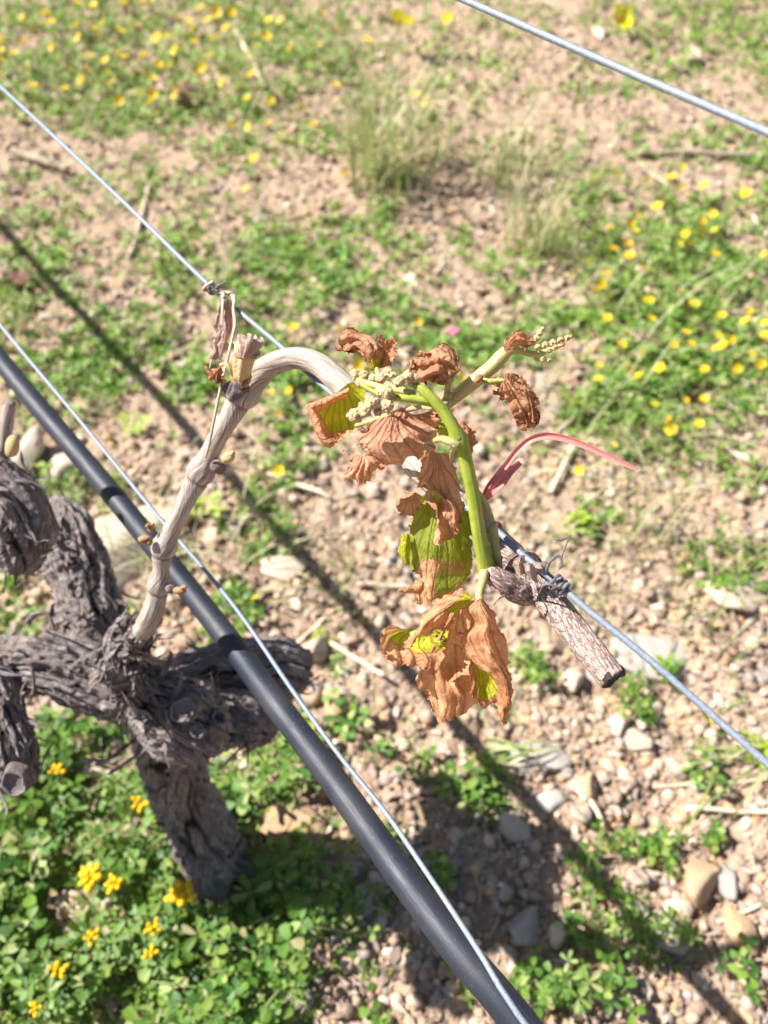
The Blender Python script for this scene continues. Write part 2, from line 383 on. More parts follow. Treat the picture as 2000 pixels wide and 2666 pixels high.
# where the low plants grow: ellipses on the ground (centre and reach measured once)
def ell(px, py, rx, ry, d):
    c = G(px, py); t = (c[1]*CP+(CAM_H)*SP)
    wx = rx*t/2000; wy = abs(G(px, py-ry)[1]-G(px, py+ry)[1])/2
    return (c[0], c[1], wx, wy, d)
PATCH = [ell(*a) for a in [
    (180, 120, 430, 150, 1.35), (620, 90, 360, 130, 1.15), (420, 270, 360, 80, .9), (820, 330, 230, 120, .45), (640, 400, 160, 60, .35),
    (760, 720, 250, 130, .85), (480, 700, 190, 100, .5), (960, 820, 150, 110, .5), (380, 1000, 170, 80, .45), (640, 960, 200, 120, .5),
    (1750, 620, 270, 140, .95), (1800, 850, 310, 140, 1.1), (1700, 1080, 270, 120, .85), (1950, 1180, 160, 120, .6), (1880, 60, 200, 90, .75), (1300, 70, 120, 60, .4), (1140, 250, 150, 60, .35), (1540, 200, 80, 50, .35),
    (1100, 620, 150, 60, .35), (1350, 700, 130, 60, .3), (180, 480, 190, 70, .35), (60, 730, 120, 90, .5),
    (230, 2350, 430, 270, 1.25), (420, 2120, 220, 150, 1.0), (150, 2050, 260, 180, 1.2), (560, 2540, 300, 180, 1.1), (60, 2500, 260, 240, 1.2),
    (800, 2350, 230, 170, .75), (1000, 2560, 200, 150, .7), (760, 1990, 100, 90, .9), (650, 2060, 90, 80, .9), (930, 2200, 150, 80, .5),
    (1580, 2420, 150, 90, .8), (1710, 2450, 90, 70, .8), (1250, 2060, 80, 70, .6), (1540, 2340, 80, 50, .6), (1350, 2560, 220, 80, .6), (60, 1640, 60, 70, .6),
    (600, 1590, 60, 50, .4), (1640, 1780, 60, 40, .35), (1340, 1730, 70, 50, .3), (1880, 1480, 120, 80, .45), (1560, 1380, 90, 70, .35), (1280, 1850, 120, 60, .4), (1930, 2050, 70, 40, .3), (880, 1330, 100, 60, .25)]]
def green_at(x, y):
    x = np.asarray(x, float); y = np.asarray(y, float); g = np.zeros_like(x)
    for cx, cy, rx, ry, d in PATCH:
        q = ((x-cx)/rx)**2+((y-cy)/ry)**2
        g = np.maximum(g, d*np.clip(1.25-.75*q, 0, 1)*.92)
    out = (np.abs(x) > 1.25) | (y > 2.6) | (y < .02)
    g = np.where(out, np.maximum(g, .45), g)
    p = np.stack([x, y, np.zeros_like(x)], -1)
    g = np.maximum(g, np.clip((y-.40)*.55, 0, .31)*np.clip(.8+1.6*fbm(p*6, 3, 44), 0, 1.6))
    return np.clip(g*(1+1.5*fbm(p*13, 3, 21))+.08*fbm(p*5, 2, 33), 0, 1.4)
def in_trunk(x, y, r=.05): return (x-TRUNK_G[0])**2+(y-TRUNK_G[1])**2 < r*r
def scatter(n, x0, x1, y0, y1):
    """random spots, closer together near the camera"""
    v = rng.random(n)**1.5; y = y0+(y1-y0)*v
    half = .42+.45*np.clip(y, 0, 9)
    return np.clip((rng.random(n)*2-1)*half*1.25+.02, x0, x1), y
def rotmats(n, tilt):
    a = rng.random(n)*2*math.pi; tl = tilt; d = rng.random(n)*2*math.pi
    Rz = np.zeros((n, 3, 3)); Rz[:, 0, 0] = np.cos(a); Rz[:, 0, 1] = -np.sin(a); Rz[:, 1, 0] = np.sin(a); Rz[:, 1, 1] = np.cos(a); Rz[:, 2, 2] = 1
    k = np.stack([np.cos(d), np.sin(d), np.zeros(n)], 1); c = np.cos(tl)[:, None, None]; s = np.sin(tl)[:, None, None]
    K = np.zeros((n, 3, 3)); K[:, 0, 2] = k[:, 1]; K[:, 1, 2] = -k[:, 0]; K[:, 2, 0] = -k[:, 1]; K[:, 2, 1] = k[:, 0]
    return (np.eye(3)+s*K+(1-c)*(K@K))@Rz
def spread(mb, tv, tq, tt, pos, rot, scale):
    n = len(pos); tv = np.asarray(tv, float)
    sc = np.asarray(scale); sc = sc[:, None, None] if sc.ndim == 1 else sc[:, None, :]
    V = np.einsum('nij,nkj->nki', rot, tv[None]*sc)+pos[:, None]
    off = (np.arange(n)*len(tv))[:, None, None]
    mb.add(V.reshape(-1, 3), (np.asarray(tq)[None]+off).reshape(-1, 4) if len(tq) else None, (np.asarray(tt)[None]+off).reshape(-1, 3) if len(tt) else None)

# ------------------------------------------------------------------ saying where a small thing lies
MARKS = [(575, 2290, 'vine trunk'), (1810, 2300, 'wedge shaped brown stone'), (1925, 2420, 'glossy orange brown stone'), (1365, 2425, 'flat topped grey stone'), (1690, 1700, 'wide flat grey stone'), (1905, 1560, 'wide pale flat stone'),
    (1400, 1965, 'half buried grey stone'), (1600, 1770, 'cut cane end'), (1240, 1890, 'lowest scorched leaf'), (820, 1712, 'shadowed arm end'), (765, 2140, 'broad pinkish stone'), (1550, 1070, 'peach coloured stone'), (1660, 1225, 'red strap tip'),
    (735, 1492, 'whitish flat stone'), (290, 1470, 'largest pale stone'), (100, 1200, 'upright tan stone'), (590, 1195, 'golden bud on the cane'), (800, 930, 'cane arch'), (560, 740, 'tendril coil on the wire'), (985, 480, 'tall grass tuft'),
    (480, 290, 'large purple weed'), (1040, 55, 'lemon flower at top centre'), (1613, 55, 'lemon flower at top right'), (1840, 405, 'long grey twig'), (1480, 880, 'conical flower cluster'), (1380, 1060, 'dangling shrivelled leaf'), (100, 425, 'weathered twig'),
    (660, 180, 'pale bent straw'), (1950, 760, 'grass tuft at the right edge'), (1980, 1960, 'flattened straw coloured grass'), (1830, 1858, 'lemon flower behind the wire'), (100, 90, 'top left corner'), (250, 150, 'flower patch centre at top left'), (1680, 925, 'small purple weed'), (745, 378, 'lime green sprout'), (1130, 420, 'faint grass tuft'), (1600, 172, 'upper wire')]
def where(px, py):
    d, mx, my, nm = min(((px-m[0])**2+((py-m[1])*1.2)**2, *m) for m in MARKS); dx, dy = px-mx, py-my
    side = ('right of' if dx > 0 else 'left of') if abs(dx) > abs(dy) else ('below' if dy > 0 else 'above')
    return ('close ' if d < 90**2 else '')+side+' the '+nm

# ------------------------------------------------------------------ stones
STONES = []
for k in range(9):
    V, T = ICO3 if k < 4 else ICO2
    V = V*(1+.42*fbm(V*1.2+k*5, 3, 40+k)[:, None])
    for f in range(9+k % 3):
        nf = np.random.default_rng(300+k*9+f).normal(size=3); nf /= np.linalg.norm(nf); dd = V@nf; V = V-np.outer(np.clip(dd-.52, 0, 9)*.93, nf)
    V = V*(1+.09*fbm(V*4, 3, 90+k)[:, None])
    V = V*np.array([1, .78+.1*math.sin(k), .55+.1*math.cos(k*2)])
    STONES.append(mk_mesh('stone_shape', V, None, T, M['stone']))
def place_stone(px, py, w, h, label, k, rz=0, colour=None, sink=.25, tall=.55, group=None):
    c = G(px, py); t = c[1]*CP+CAM_H*SP; o = link('stone', STONES[k])
    if colour:
        o.data = STONES[k].copy(); o.data.materials.clear(); o.data.materials.append(colour)
    a = 1.15*w*t/2000/2; b = 1.15*h*t/2000/2/max(.45, (CAM_H/np.linalg.norm(c-np.array([0, 0, CAM_H]))))
    o.scale = (a, b/.8, min(a, b)*tall/.6); o.rotation_euler = (0, 0, rz)
    o.location = (c[0], c[1], float(hgt(c[0], c[1]))+o.scale.z*.5*(1-2*sink)+.002); o['label'] = label; o['category'] = 'stone'
    if group: o['group'] = group
    return o
pale = mat_plain('pale_limestone', (.58, .46, .33), (.43, .33, .25), 60, .75, .3, 0, .002, bscale=200)
tan = mat_plain('tan_stone', (.50, .41, .32), (.42, .33, .26), 40, .75, .3, 0, .002, bscale=260)
rust = mat_plain('rusty_stone', (.50, .30, .15), (.42, .29, .19), 45, .7, .3, 0, .002, bscale=260)
grey = mat_plain('grey_stone', (.40, .36, .32), (.33, .28, .24), 40, .75, .3, 0, .002, bscale=260)
for a in [
    (290, 1470, 230, 420, 'largest pale stone, half hidden between the black pipe and the vine arm', 0, -.5, pale, .3, .5),
    (80, 1200, 70, 130, 'upright tan stone with sharp shadow beside the short grey spur', 1, -.35, tan, .1, 1.3),
    (185, 1215, 150, 75, 'smooth rounded tan stone left of the black pipe near the upright stone', 2, .1, tan, .25, .7),
    (765, 2140, 160, 140, 'broad pinkish stone right of the vine trunk', 3, .4, None, .3, .5),
    (820, 1712, 90, 80, 'pale stone right of the shadowed end of the vine arm', 0, .2, pale, .2, .8),
    (885, 1850, 95, 65, 'orange brown pebble right of the black pipe below the vine arm', 2, .2, rust, .2, .8),
    (735, 1492, 130, 70, 'whitish flat stone right of the lower wire near the leaf bud', 1, .3, pale, .2, .5),
    (1330, 2150, 70, 85, 'tan stone beside the pipe shadow right of the lower wire', 3, .5, tan, .2, .8),
    (1815, 2300, 95, 150, 'tall wedge shaped brown stone at lower right', 0, -.5, rust, .15, .8),
    (1890, 2285, 85, 85, 'grey tan stone just right of the wedge shaped brown stone', 2, .6, grey, .2, .7),
    (1925, 2420, 90, 120, 'glossy orange brown stone near the lower right edge', 1, .2, rust, .15, .8),
    (1730, 2420, 120, 90, 'pinkish block stone left of the glossy orange brown stone', 3, -.2, None, .2, .7),
    (1365, 2425, 105, 110, 'grey stone with flat top between pipe and dark shadow', 0, .3, grey, .25, .6),
    (1452, 2430, 65, 65, 'pale pebble touching the grey flat topped stone', 2, .1, pale, .2, .8),
    (1645, 2365, 75, 65, 'mauve grey pebble at the edge of the broad shadow', 3, .7, grey, .2, .8),
    (1777, 2362, 55, 50, 'small golden square pebble left of the wedge shaped stone', 1, .2, pale, .2, .8),
    (1690, 1700, 260, 130, 'wide flat grey stone behind the cut cane end', 1, .15, grey, .35, .25),
    (1905, 1560, 190, 110, 'wide pale flat stone near the right edge above the wire', 0, .1, pale, .35, .3),
    (1400, 1965, 190, 80, 'long grey half buried stone below the scorched leaves', 3, .1, grey, .35, .4),
    (1440, 2080, 110, 60, 'flat grey pebble above the pipe shadow', 2, .1, grey, .25, .5),
    (1525, 2055, 55, 85, 'orange tan upright pebble above the pipe shadow', 0, .2, rust, .2, .8),
    (1550, 1070, 80, 55, 'peach coloured stone between shrivelled leaf and red strap', 2, 0, pale, .2, .7),
    (1505, 2125, 60, 50, 'cream pebble right of the pipe shadow', 1, .4, pale, .2, .8),
    (1660, 2275, 55, 50, 'cream pebble between wedge stone and pipe shadow', 3, .3, pale, .2, .8),
    (1490, 1770, 75, 60, 'bright cream pebble just below the cut cane end', 2, .3, pale, .15, .8),
    (1655, 1925, 85, 55, 'cream oblong pebble right of the lowest scorched leaf', 3, .2, pale, .2, .7),
    (1605, 1890, 60, 60, 'round whitish pebble under the right hand wire', 2, .2, pale, .15, .9),
    (900, 1760, 60, 45, 'tan pebble between lower wire and scorched leaf', 1, .2, tan, .2, .8),
    (1560, 100, 46, 34, 'white stone below the lemon yellow flower at top right', 2, .2, pale, .35, .5),
    (1800, 155, 30, 24, 'bright white pebble under the upper wire at top right', 3, .2, pale, .1, .9)]:
    place_stone(*a)
# the largest of the countless pebbles, one object each
NB = 270
xs, ys = scatter(6000, -1.3, 1.5, .02, 1.5)
ok = (green_at(xs, ys) < .45) & ~in_trunk(xs, ys); xs, ys = xs[ok], ys[ok]
keep = []; spots = []
for i in range(len(xs)):
    d = np.array([0, ys[i], -CAM_H]); t = ys[i]*CP+CAM_H*SP; px = 1000+2000*xs[i]/t; py = 1333-2000*(ys[i]*SP-CAM_H*CP)/t
    if not (-20 < px < 2020 and 0 < py < 2690): continue
    if any((xs[i]-xs[j])**2+(ys[i]-ys[j])**2 < .026**2 for j in keep[-160:]): continue
    keep.append(i); spots.append((px, py))
    if len(keep) >= NB: break
for j, i in enumerate(keep):
    o = link('pebble', STONES[4+j % 5]); r = .0072+.015*random.random()**2.2+.002*ys[i]
    o.scale = (r, r*random.uniform(.7, 1), r*random.uniform(.7, 1)); o.rotation_euler = (random.uniform(-.3, .3), random.uniform(-.3, .3), random.uniform(0, 6.3))
    o.location = (xs[i], ys[i], float(hgt(xs[i], ys[i]))+r*.12)
    o['label'] = 'small loose pebble on the soil '+where(*spots[j]); o['category'] = 'pebble'; o['group'] = 'pebbles scattered over the soil'
# the rest: gravel and crumbs
mb = MB()
for base, n, r0, r1, y1 in ((ICO1, 4800, .0030, .0095, 1.3), (ICO0, 15000, .0026, .009, 2.2), (ICO0, 10000, .004, .011, 3.4)):
    if not n: continue
    x, y = scatter(n, -2.2, 2.2, -.15, y1); g = green_at(x, y)
    ok = (rng.random(n) > g*.75) & ~in_trunk(x, y); x, y = x[ok], y[ok]; m = len(x)
    V, T = base; V = V*(1+.25*fbm(V*1.3, 2, n)[:, None])
    r = r0+(r1-r0)*rng.random(m)**2.2
    sc = np.stack([r, r*(.65+.35*rng.random(m)), r*(.5+.3*rng.random(m))], 1)
    spread(mb, V, [], T, np.stack([x, y, hgt(x, y)+r*.15], 1), rotmats(m, rng.random(m)*.5), sc)
V0, T0 = np.array([[1, 0, 0], [-.5, .87, 0], [-.5, -.87, 0], [.2, 0, .8], [0, .1, -.7]]), np.array([[0, 1, 3], [1, 2, 3], [2, 0, 3], [1, 0, 4], [2, 1, 4], [0, 2, 4]])
n = 50000; x, y = scatter(n, -2.0, 2.0, -.15, 2.7); ok = rng.random(n) > green_at(x, y)*.6; x, y = x[ok], y[ok]; m = len(x)
r = .0012+.0026*rng.random(m)**2
spread(mb, V0, [], T0, np.stack([x, y, hgt(x, y)+r*.2], 1), rotmats(m, rng.random(m)*1.2), np.stack([r, r, r], 1))
link('gravel', mb.mesh('gravel', M['gravel']), kind='stuff', label='loose gravel and soil crumbs covering the ground', category='gravel')

# ------------------------------------------------------------------ low plants
LQ = []; LV = []; LT = []
def leaflet(ang, fold=.10, w=.40, droop=-.06):
    v = np.array([[0, .03, 0], [-w*.8, .45, fold], [w*.8, .45, fold], [0, .52, 0], [-w*.95, .84, fold*.8+droop], [w*.95, .84, fold*.8+droop], [0, .98, droop], [-w*.45, .99, fold*.4+droop], [w*.45, .99, fold*.4+droop]])
    c, s = math.cos(ang), math.sin(ang); R = np.array([[c, -s, 0], [s, c, 0], [0, 0, 1]])
    q = [[3, 2, 5, 8], [3, 8, 6, 7], [3, 7, 4, 1]]; t = [[0, 2, 3], [0, 3, 1]]
    return v@R.T, q, t
def trefoil(stem=2.2):
    V = []; Q = []; T = []; n = 0
    for a in (0, 2.15, -2.15):
        v, q, t = leaflet(a, w=.38+.04*math.cos(a)); V.append(v); Q += [[i+n for i in f] for f in q]; T += [[i+n for i in f] for f in t]; n += len(v)
    r = .045
    v = [[r, 0, 0], [-r, r, 0], [-r, -r, 0], [r+.3, .2, -stem], [-r+.3, r+.2, -stem], [-r+.3, -r+.2, -stem]]
    V.append(np.array(v)); Q += [[n, n+1, n+4, n+3], [n+1, n+2, n+5, n+4], [n+2, n, n+3, n+5]]
    return np.concatenate(V), Q, T
TRE = trefoil()
def leafy(n, size, y0, y1, h0, h1, mat, name, label, thr=.25, tilt=.7, tpl=TRE, xr=2.0):
    x, y = scatter(n, -xr, xr, y0, y1); g = green_at(x, y); ok = (rng.random(n)*.95 < (g-thr*.4)) & (g > thr) & ~in_trunk(x, y, .035); x, y, g = x[ok], y[ok], g[ok]; m = len(x)
    s = size*(.45+.9*rng.random(m)**1.3)*np.where((x > -.08) & (y < .8), .72, 1.0); z = h0+(h1-h0)*rng.random(m)**1.2*np.clip(g, .3, 1)
    mb = MB(); spread(mb, tpl[0], tpl[1], tpl[2], np.stack([x, y, hgt(x, y)+z], 1), rotmats(m, rng.random(m)**1.3*tilt), s)
    o = link(name, mb.mesh(name, mat), kind='stuff', label=label, category='weeds'); return o
leafy(15500, .0122, -.2, .75, .004, .055, M['clover'], 'clover_carpet', 'dense low clover leaves around the vine trunk', .22, .8)
# far meadow: smaller, more upright mixed leaves
FV = []; FT = []; n0 = 0
for k, (a, up, L) in enumerate(((0, .5, 1), (1.2, .9, .8), (2.5, .3, 1.1), (3.8, .7, .9), (5.1, .4, 1))):
    c, s_ = math.cos(a), math.sin(a); w = .24
    v = np.array([[0, 0, 0], [-w, .55, up*.5+.1], [w, .55, up*.5+.1], [0, .5, up*.45], [0, 1, up*.75]])*L@np.array([[c, -s_, 0], [s_, c, 0], [0, 0, 1]]).T
    FV.append(v); FT += [[n0, n0+2, n0+3], [n0, n0+3, n0+1], [n0+3, n0+2, n0+4], [n0+3, n0+4, n0+1]]; n0 += 5
FAR = (np.concatenate(FV), [], FT)
leafy(34000, .0135, .5, 3.4, .003, .03, M['weed'], 'meadow_weeds', 'low green weeds growing between the vine rows', .16, 1.0, FAR, 2.4)
leafy(30000, .0115, .9, 3.4, .001, .02, M['weed'], 'meadow_undergrowth', 'fine leafy undergrowth of the flowering weeds', .10, .8, FAR, 2.4)
leafy(9000, .0090, .5, 2.6, .003, .03, M['clover'], 'meadow_clover', 'dark clover leaves mixed into the background weeds', .30, .8, TRE, 2.0)
leafy(6500, .0115, -.2, .9, .002, .05, M['trail'], 'trailing_weeds', 'pale trailing weeds mixed into the clover', .18, 1.2, FAR, 2.0)
NAR = [leaflet(a, w=.20, fold=.05, droop=.02) for a in (0, 1.9, -1.9, 3.1)]; NV = np.concatenate([v for v, _, _ in NAR]); NQ = [[i+9*k for i in f] for k, (_, q, _) in enumerate(NAR) for f in q]; NT3 = [[i+9*k for i in f] for k, (_, _, t) in enumerate(NAR) for f in t]
leafy(6500, .0150, -.2, .8, .004, .065, M['trail'], 'narrow_weeds', 'narrow leaved weeds growing through the clover', .2, 1.1, (NV, NQ, NT3), 2.0)
# dead leaf crumbs
mb = MB(); n = 12000; x, y = scatter(n, -2.0, 2.0, -.15, 3.0); m = n; r = .0025+.0065*rng.random(n)**2
spread(mb, np.array([[-1, -.4, 0], [.1, -.7, .25], [1, -.1, .1], [.3, .6, .3], [-.7, .5, .05]]), [], [[0, 1, 4], [1, 3, 4], [1, 2, 3]], np.stack([x, y, hgt(x, y)+.003+.003*rng.random(n)], 1), rotmats(n, rng.random(n)*.8), np.stack([r, r*(.3+.6*rng.random(n)), r], 1))
link('leaf_litter', mb.mesh('leaf_litter', M['litter']), kind='stuff', label='crumbled dead leaf litter on the soil', category='litter')

# grass blades
def blade_rows(base, length, width, lean, az, n=6, curl=1.0):
    b = np.asarray(base, float); d = np.array([math.cos(az), math.sin(az), 0]); sd = np.array([-math.sin(az), math.cos(az), 0])
    V = []
    for i in range(n+1):
        u = i/n; a = lean*(.25+curl*u)
        p = b+length*u*(np.array([0, 0, 1])*math.cos(a)+d*math.sin(a)); w = width*(1-u)**.6*.5+.00015
        V += [p-sd*w, p+sd*w]
    Q = [[2*i, 2*i+1, 2*i+3, 2*i+2] for i in range(n)]
    return np.array(V), Q
def grass_into(mb, x, y, length, width, lean, az, curl=1.0):
    V, Q = blade_rows((x, y, float(hgt(x, y))-.002), length, width, lean, az, 6, curl); mb.add(V, Q)
mb = MB(); n = 5200; x, y = scatter(n, -1.9, 1.9, .3, 3.2); g = green_at(x, y)
for i in range(n):
    if rng.random() < .12+.7*g[i]:
        grass_into(mb, x[i], y[i], random.uniform(.012, .06), random.uniform(.0009, .0024), random.uniform(.2, 1.5), random.uniform(0, 6.3))
link('grass', mb.mesh('grass', M['grass']), kind='stuff', label='sparse short grass blades among the weeds', category='grass')
# wispy dry grass standing thinly over the background
mb = MB(); n = 3400; x, y = scatter(n, -1.9, 1.9, .5, 3.3); q = np.clip(.45+1.3*fbm(np.stack([x, y, x*0], -1)*3.3, 2, 88), 0, 1)
for i in range(n):
    if rng.random() < q[i]: grass_into(mb, x[i], y[i], random.uniform(.04, .17), random.uniform(.0012, .003), random.uniform(.2, 1.35), random.uniform(0, 6.3), random.uniform(.5, 1.3))
link('dry_grass', mb.mesh('dry_grass', M['drygrass']), kind='stuff', label='wispy straw coloured grass standing thinly over the background', category='grass')
mb = MB(); n = 900; x, y = scatter(n, -1.0, .6, -.15, .7); g = green_at(x, y)
for i in range(n):
    if g[i] > .3: grass_into(mb, x[i], y[i], random.uniform(.03, .09), random.uniform(.0012, .003), random.uniform(.3, 1.4), random.uniform(0, 6.3), random.uniform(.5, 1.4))
link('clover_stems', mb.mesh('clover_stems', M['grass']), kind='stuff', label='thin stems and blades growing through the clover', category='weeds')
# dry bits of straw lying on the soil
mb = MB(); n = 2600; x, y = scatter(n, -1.7, 1.7, -.1, 2.9)
for i in range(n):
    L = random.uniform(.008, .04); a = random.uniform(0, 6.3); r = random.uniform(.0004, .0011); dx, dy = math.cos(a)*L, math.sin(a)*L
    z0, z1 = float(hgt(x[i], y[i])), float(hgt(x[i]+dx, y[i]+dy))
    tube_into(mb, [[x[i], y[i], z0+.004, r], [x[i]+dx*.5, y[i]+dy*.5, max(z0, z1)+.007, r], [x[i]+dx, y[i]+dy, z1+.004, r*.6]], n=4, seg=4, caps=False)
link('straw_litter', mb.mesh('straw_litter', M['straw_stuff']), kind='stuff', label='short bits of dry straw littering the soil', category='straw')

def grass_tuft(px, py, n, L, label, lean=(.1, .7), az=None, w=.0022, seed=0, sp=.022, mat='grass'):
    random.seed(900+seed); c = G(px, py); mb = MB()
    for k in range(n):
        a = random.uniform(0, 6.3) if az is None else az+random.uniform(-.6, .6)
        grass_into(mb, c[0]+random.gauss(0, sp), c[1]+random.gauss(0, sp), L*random.uniform(.45, 1.1), w*random.uniform(.6, 1.2), random.uniform(*lean), a, random.uniform(.6, 1.4))
    link('grass_tuft', mb.mesh('grass_tuft', M[mat]), label=label, category='grass', group='grass tufts')
for k, a in enumerate([
    (985, 480, 130, .27, 'tall thin grass tuft standing in the middle of the upper background'), (1330, 470, 70, .20, 'sparse grass tuft with broad dry blades below the upper wire'),
    (1390, 640, 70, .20, 'thin grass tuft right of centre above the inflorescence'), (640, 260, 40, .16, 'grass tuft with dry stems among the flowers at top left'),
    (30, 880, 34, .14, 'dark green grass tuft beside the pipe at the left edge'), (1950, 760, 20, .12, 'grass tuft among yellow flowers near the right edge'),
    (1650, 1350, 18, .12, 'thin green grass tuft right of the red strap tip'), (1450, 1560, 18, .10, 'grass blades behind the cane end and wire coil'),
    (1800, 1640, 20, .12, 'arching grass blades near the pale flat stone'), (910, 1560, 18, .10, 'few green grass blades between lower wire and green leaf'),
    (760, 600, 30, .08, 'broad leaved grass clump in the green patch behind the dead leaf'), (1130, 420, 40, .17, 'faint grass tuft in the middle of the bare soil')]):
    grass_tuft(*a, seed=k, sp=.04 if k in (0, 1, 2, 3, 11) else .025, w=.0040 if k in (0, 1, 2, 11) else .0025, mat='drygrass' if k in (0, 1, 2, 11) else 'grass')
grass_tuft(1290, 1990, 10, .09, 'flattened pale green grass blades lying above the pipe shadow', (1.1, 1.45), 0.1, .003, 40)
grass_tuft(1980, 1960, 16, .12, 'flattened straw coloured grass lying at the right edge under the wire', (1.15, 1.5), 3.5, .003, 41)
grass_tuft(300, 1080, 16, .10, 'flattened grass lying behind the upright tan stone', (1.1, 1.5), 2.9, .0025, 42)
random.seed(77)
def lying(name, p0, p1, wpx, label, mat, cat, lift=.004, bend=.0):
    a, b = G(*p0), G(*p1); t = (a[1]*CP+CAM_H*SP); r = wpx*t/2000/2
    pts = []
    for k in range(6):
        u = k/5; q = a*(1-u)+b*u; q = q.copy(); q[0] += bend*math.sin(u*3.1); pts.append([q[0], q[1], float(hgt(q[0], q[1]))+r*.7+lift, r*(1-.25*u)])
    pts = np.array(pts); pts[:, 2] = np.maximum(pts[:, 2], pts[:, 2].mean()-.002)
    d = tube(pts, n=26, seg=8, disp=lambda TH, SS, RR, X: RR*.22*fbm(np.stack([TH*1.2, SS*60, RR*0], -1), 2, 5))
    o = link(name, mk_mesh(name, d['V'], d['Q'], d['T'], mat, True, d['attrs'], d['uv']), label=label, category=cat); return o
for a in [
    ((40, 408), (180, 442), 22, 'grey weathered twig lying at the left near the upper wire', 'twig'), ((345, 690), (392, 500), 12, 'tan straw stalk lying behind the wire at upper left', 'straw'),
    ((300, 700), (385, 555), 5, 'thin straw crossing the tan stalk at upper left', 'straw'),
    ((615, 90), (695, 265), 13, 'pale bent straw stalk among the top left flowers', 'straw'), ((1660, 402), (2010, 408), 18, 'long grey twig lying level at upper right', 'twig'),
    ((1490, 1175), (1430, 1300), 16, 'pale straw piece pointing at the red strap', 'straw'), ((930, 1528), (1100, 1545), 15, 'whitish straw behind the tip of the green leaf', 'straw'),
    ((860, 1690), (1000, 1785), 13, 'yellowish straw stalk left of the lowest scorched leaf', 'straw'), ((222, 2012), (330, 2022), 30, 'whitish dry cane piece lying in the clover left of the trunk', 'twig'),
    ((1420, 1170), (1530, 1060), 20, 'dark grey twig behind the shrivelled leaf', 'twig'), ((1960, 1240), (1860, 1180), 18, 'grey twig at the right edge among weeds', 'twig'),
    ((1500, 2060), (1570, 2150), 16, 'thin brown twig lying among pebbles at lower right', 'twig'), ((1780, 2110), (2010, 2120), 14, 'dark twig lying at the right edge below the wire', 'twig'),
    ((1700, 2050), (2010, 2030), 9, 'pinkish dry stem at the right edge', 'straw'), ((730, 1740), (850, 1620), 10, 'pale bark shred right of the lower wire', 'straw'),
    ((1870, 2400), (2010, 2340), 10, 'straw stalk above the glossy orange brown stone', 'straw'), ((420, 2600), (420, 2440), 13, 'reddish upright weed stem in the clover at bottom', 'straw'),
    ((455, 2560), (520, 2470), 13, 'pinkish tan stem leaning right in the clover at bottom', 'straw'), ((140, 2480), (125, 2400), 9, 'tan stem in the clover at lower left', 'straw'),
    ((1740, 480), (1660, 430), 9, 'thin straw above the right hand flowers', 'straw'), ((1150, 960), (1270, 1000), 10, 'grey straw behind the drying shoot', 'straw'),
    ((700, 1240), (860, 1300), 14, 'grey flat bark piece right of the cane', 'twig'), ((1960, 560), (1995, 620), 9, 'tan straw by the right edge', 'straw')]:
    lying('dry_twig' if a[4] == 'twig' else 'dry_straw', a[0], a[1], a[2], a[3], M['straw'], a[4], .006, random.uniform(-.006, .006))

# small separate weeds on the bare soil
def clover_plant_mesh(k):
    r2 = np.random.default_rng(60+k); n = 9; mb = MB()
    pos = np.stack([r2.normal(0, .010, n), r2.normal(0, .010, n), .010+.014*r2.random(n)], 1)
    global rng; keep_rng = rng; rng = r2
    spread(mb, *TRE, pos, rotmats(n, r2.random(n)*.7), .007+.004*r2.random(n)); rng = keep_rng
    return mb
CPM = [clover_plant_mesh(k).mesh('clover_plant', M['clover']) for k in range(3)]+[clover_plant_mesh(k).mesh('clover_plant', M['lime']) for k in range(3)]
for k, (px, py) in enumerate([(665, 1462), (655, 1600), (600, 1570), (870, 1750), (920, 1900), (1230, 2055), (1265, 2100), (1190, 2080), (1150, 2260), (1590, 2185), (1625, 2200), (1730, 2200), (1760, 2230), (1500, 2240),
                              (1410, 1790), (1360, 1740), (1650, 1830), (1720, 1770), (280, 1280), (330, 1620), (980, 1960), (1080, 2000), (1830, 2040), (1670, 1850), (1180, 1250), (560, 1690), (1870, 2170), (1955, 2530), (1560, 2560), (1450, 2610)]):
    c = G(px, py); o = link('clover_plant', CPM[k % 3]); o.location = (c[0], c[1], float(hgt(c[0], c[1]))); o.rotation_euler = (0, 0, k*1.7); s = .8+.5*((k*37) % 10)/10; o.scale = (s, s, s)
    o['label'] = 'small green clover sprout on stony soil '+where(px, py); o['category'] = 'weed'; o['group'] = 'clover sprouts on the bare soil'
for k, (px, py, s, lab) in enumerate([(540, 1368, 1.3, 'lime green seedling between the cane and its shadow'), (372, 1125, 1.0, 'lime green seedling between lower wire and cane'), (1497, 1368, 1.2, 'lime green seedling right of the red strap'),
                                     (745, 378, 1.2, 'bright lime green sprout in the upper left background'), (1940, 1960, 1.0, 'lime green seedling near the right edge under the wire'), (850, 1690, .8, 'lime green seedling by the shadowed arm end')]):
    c = G(px, py); o = link('seedling', CPM[3+k % 3]); o.location = (c[0], c[1], float(hgt(c[0], c[1]))); o.rotation_euler = (0, 0, k); o.scale = (s, s, s); o['label'] = lab; o['category'] = 'seedling'
for px, py, s, lab in ((480, 290, 2.6, 'purple leaved weed among the flowers at top left'), (60, 760, 1.8, 'dull purple weed at the left edge'), (1680, 925, 1.3, 'small purple weed among the right hand flowers'), (1000, 60, 1.2, 'reddish weed at the top edge')):
    me = clover_plant_mesh(9).mesh('purple_weed', M['purple']); c = G(px, py); o = link('purple_weed', me); o.location = (c[0], c[1], float(hgt(c[0], c[1]))); o.scale = (s, s, s); o['label'] = lab; o['category'] = 'weed'
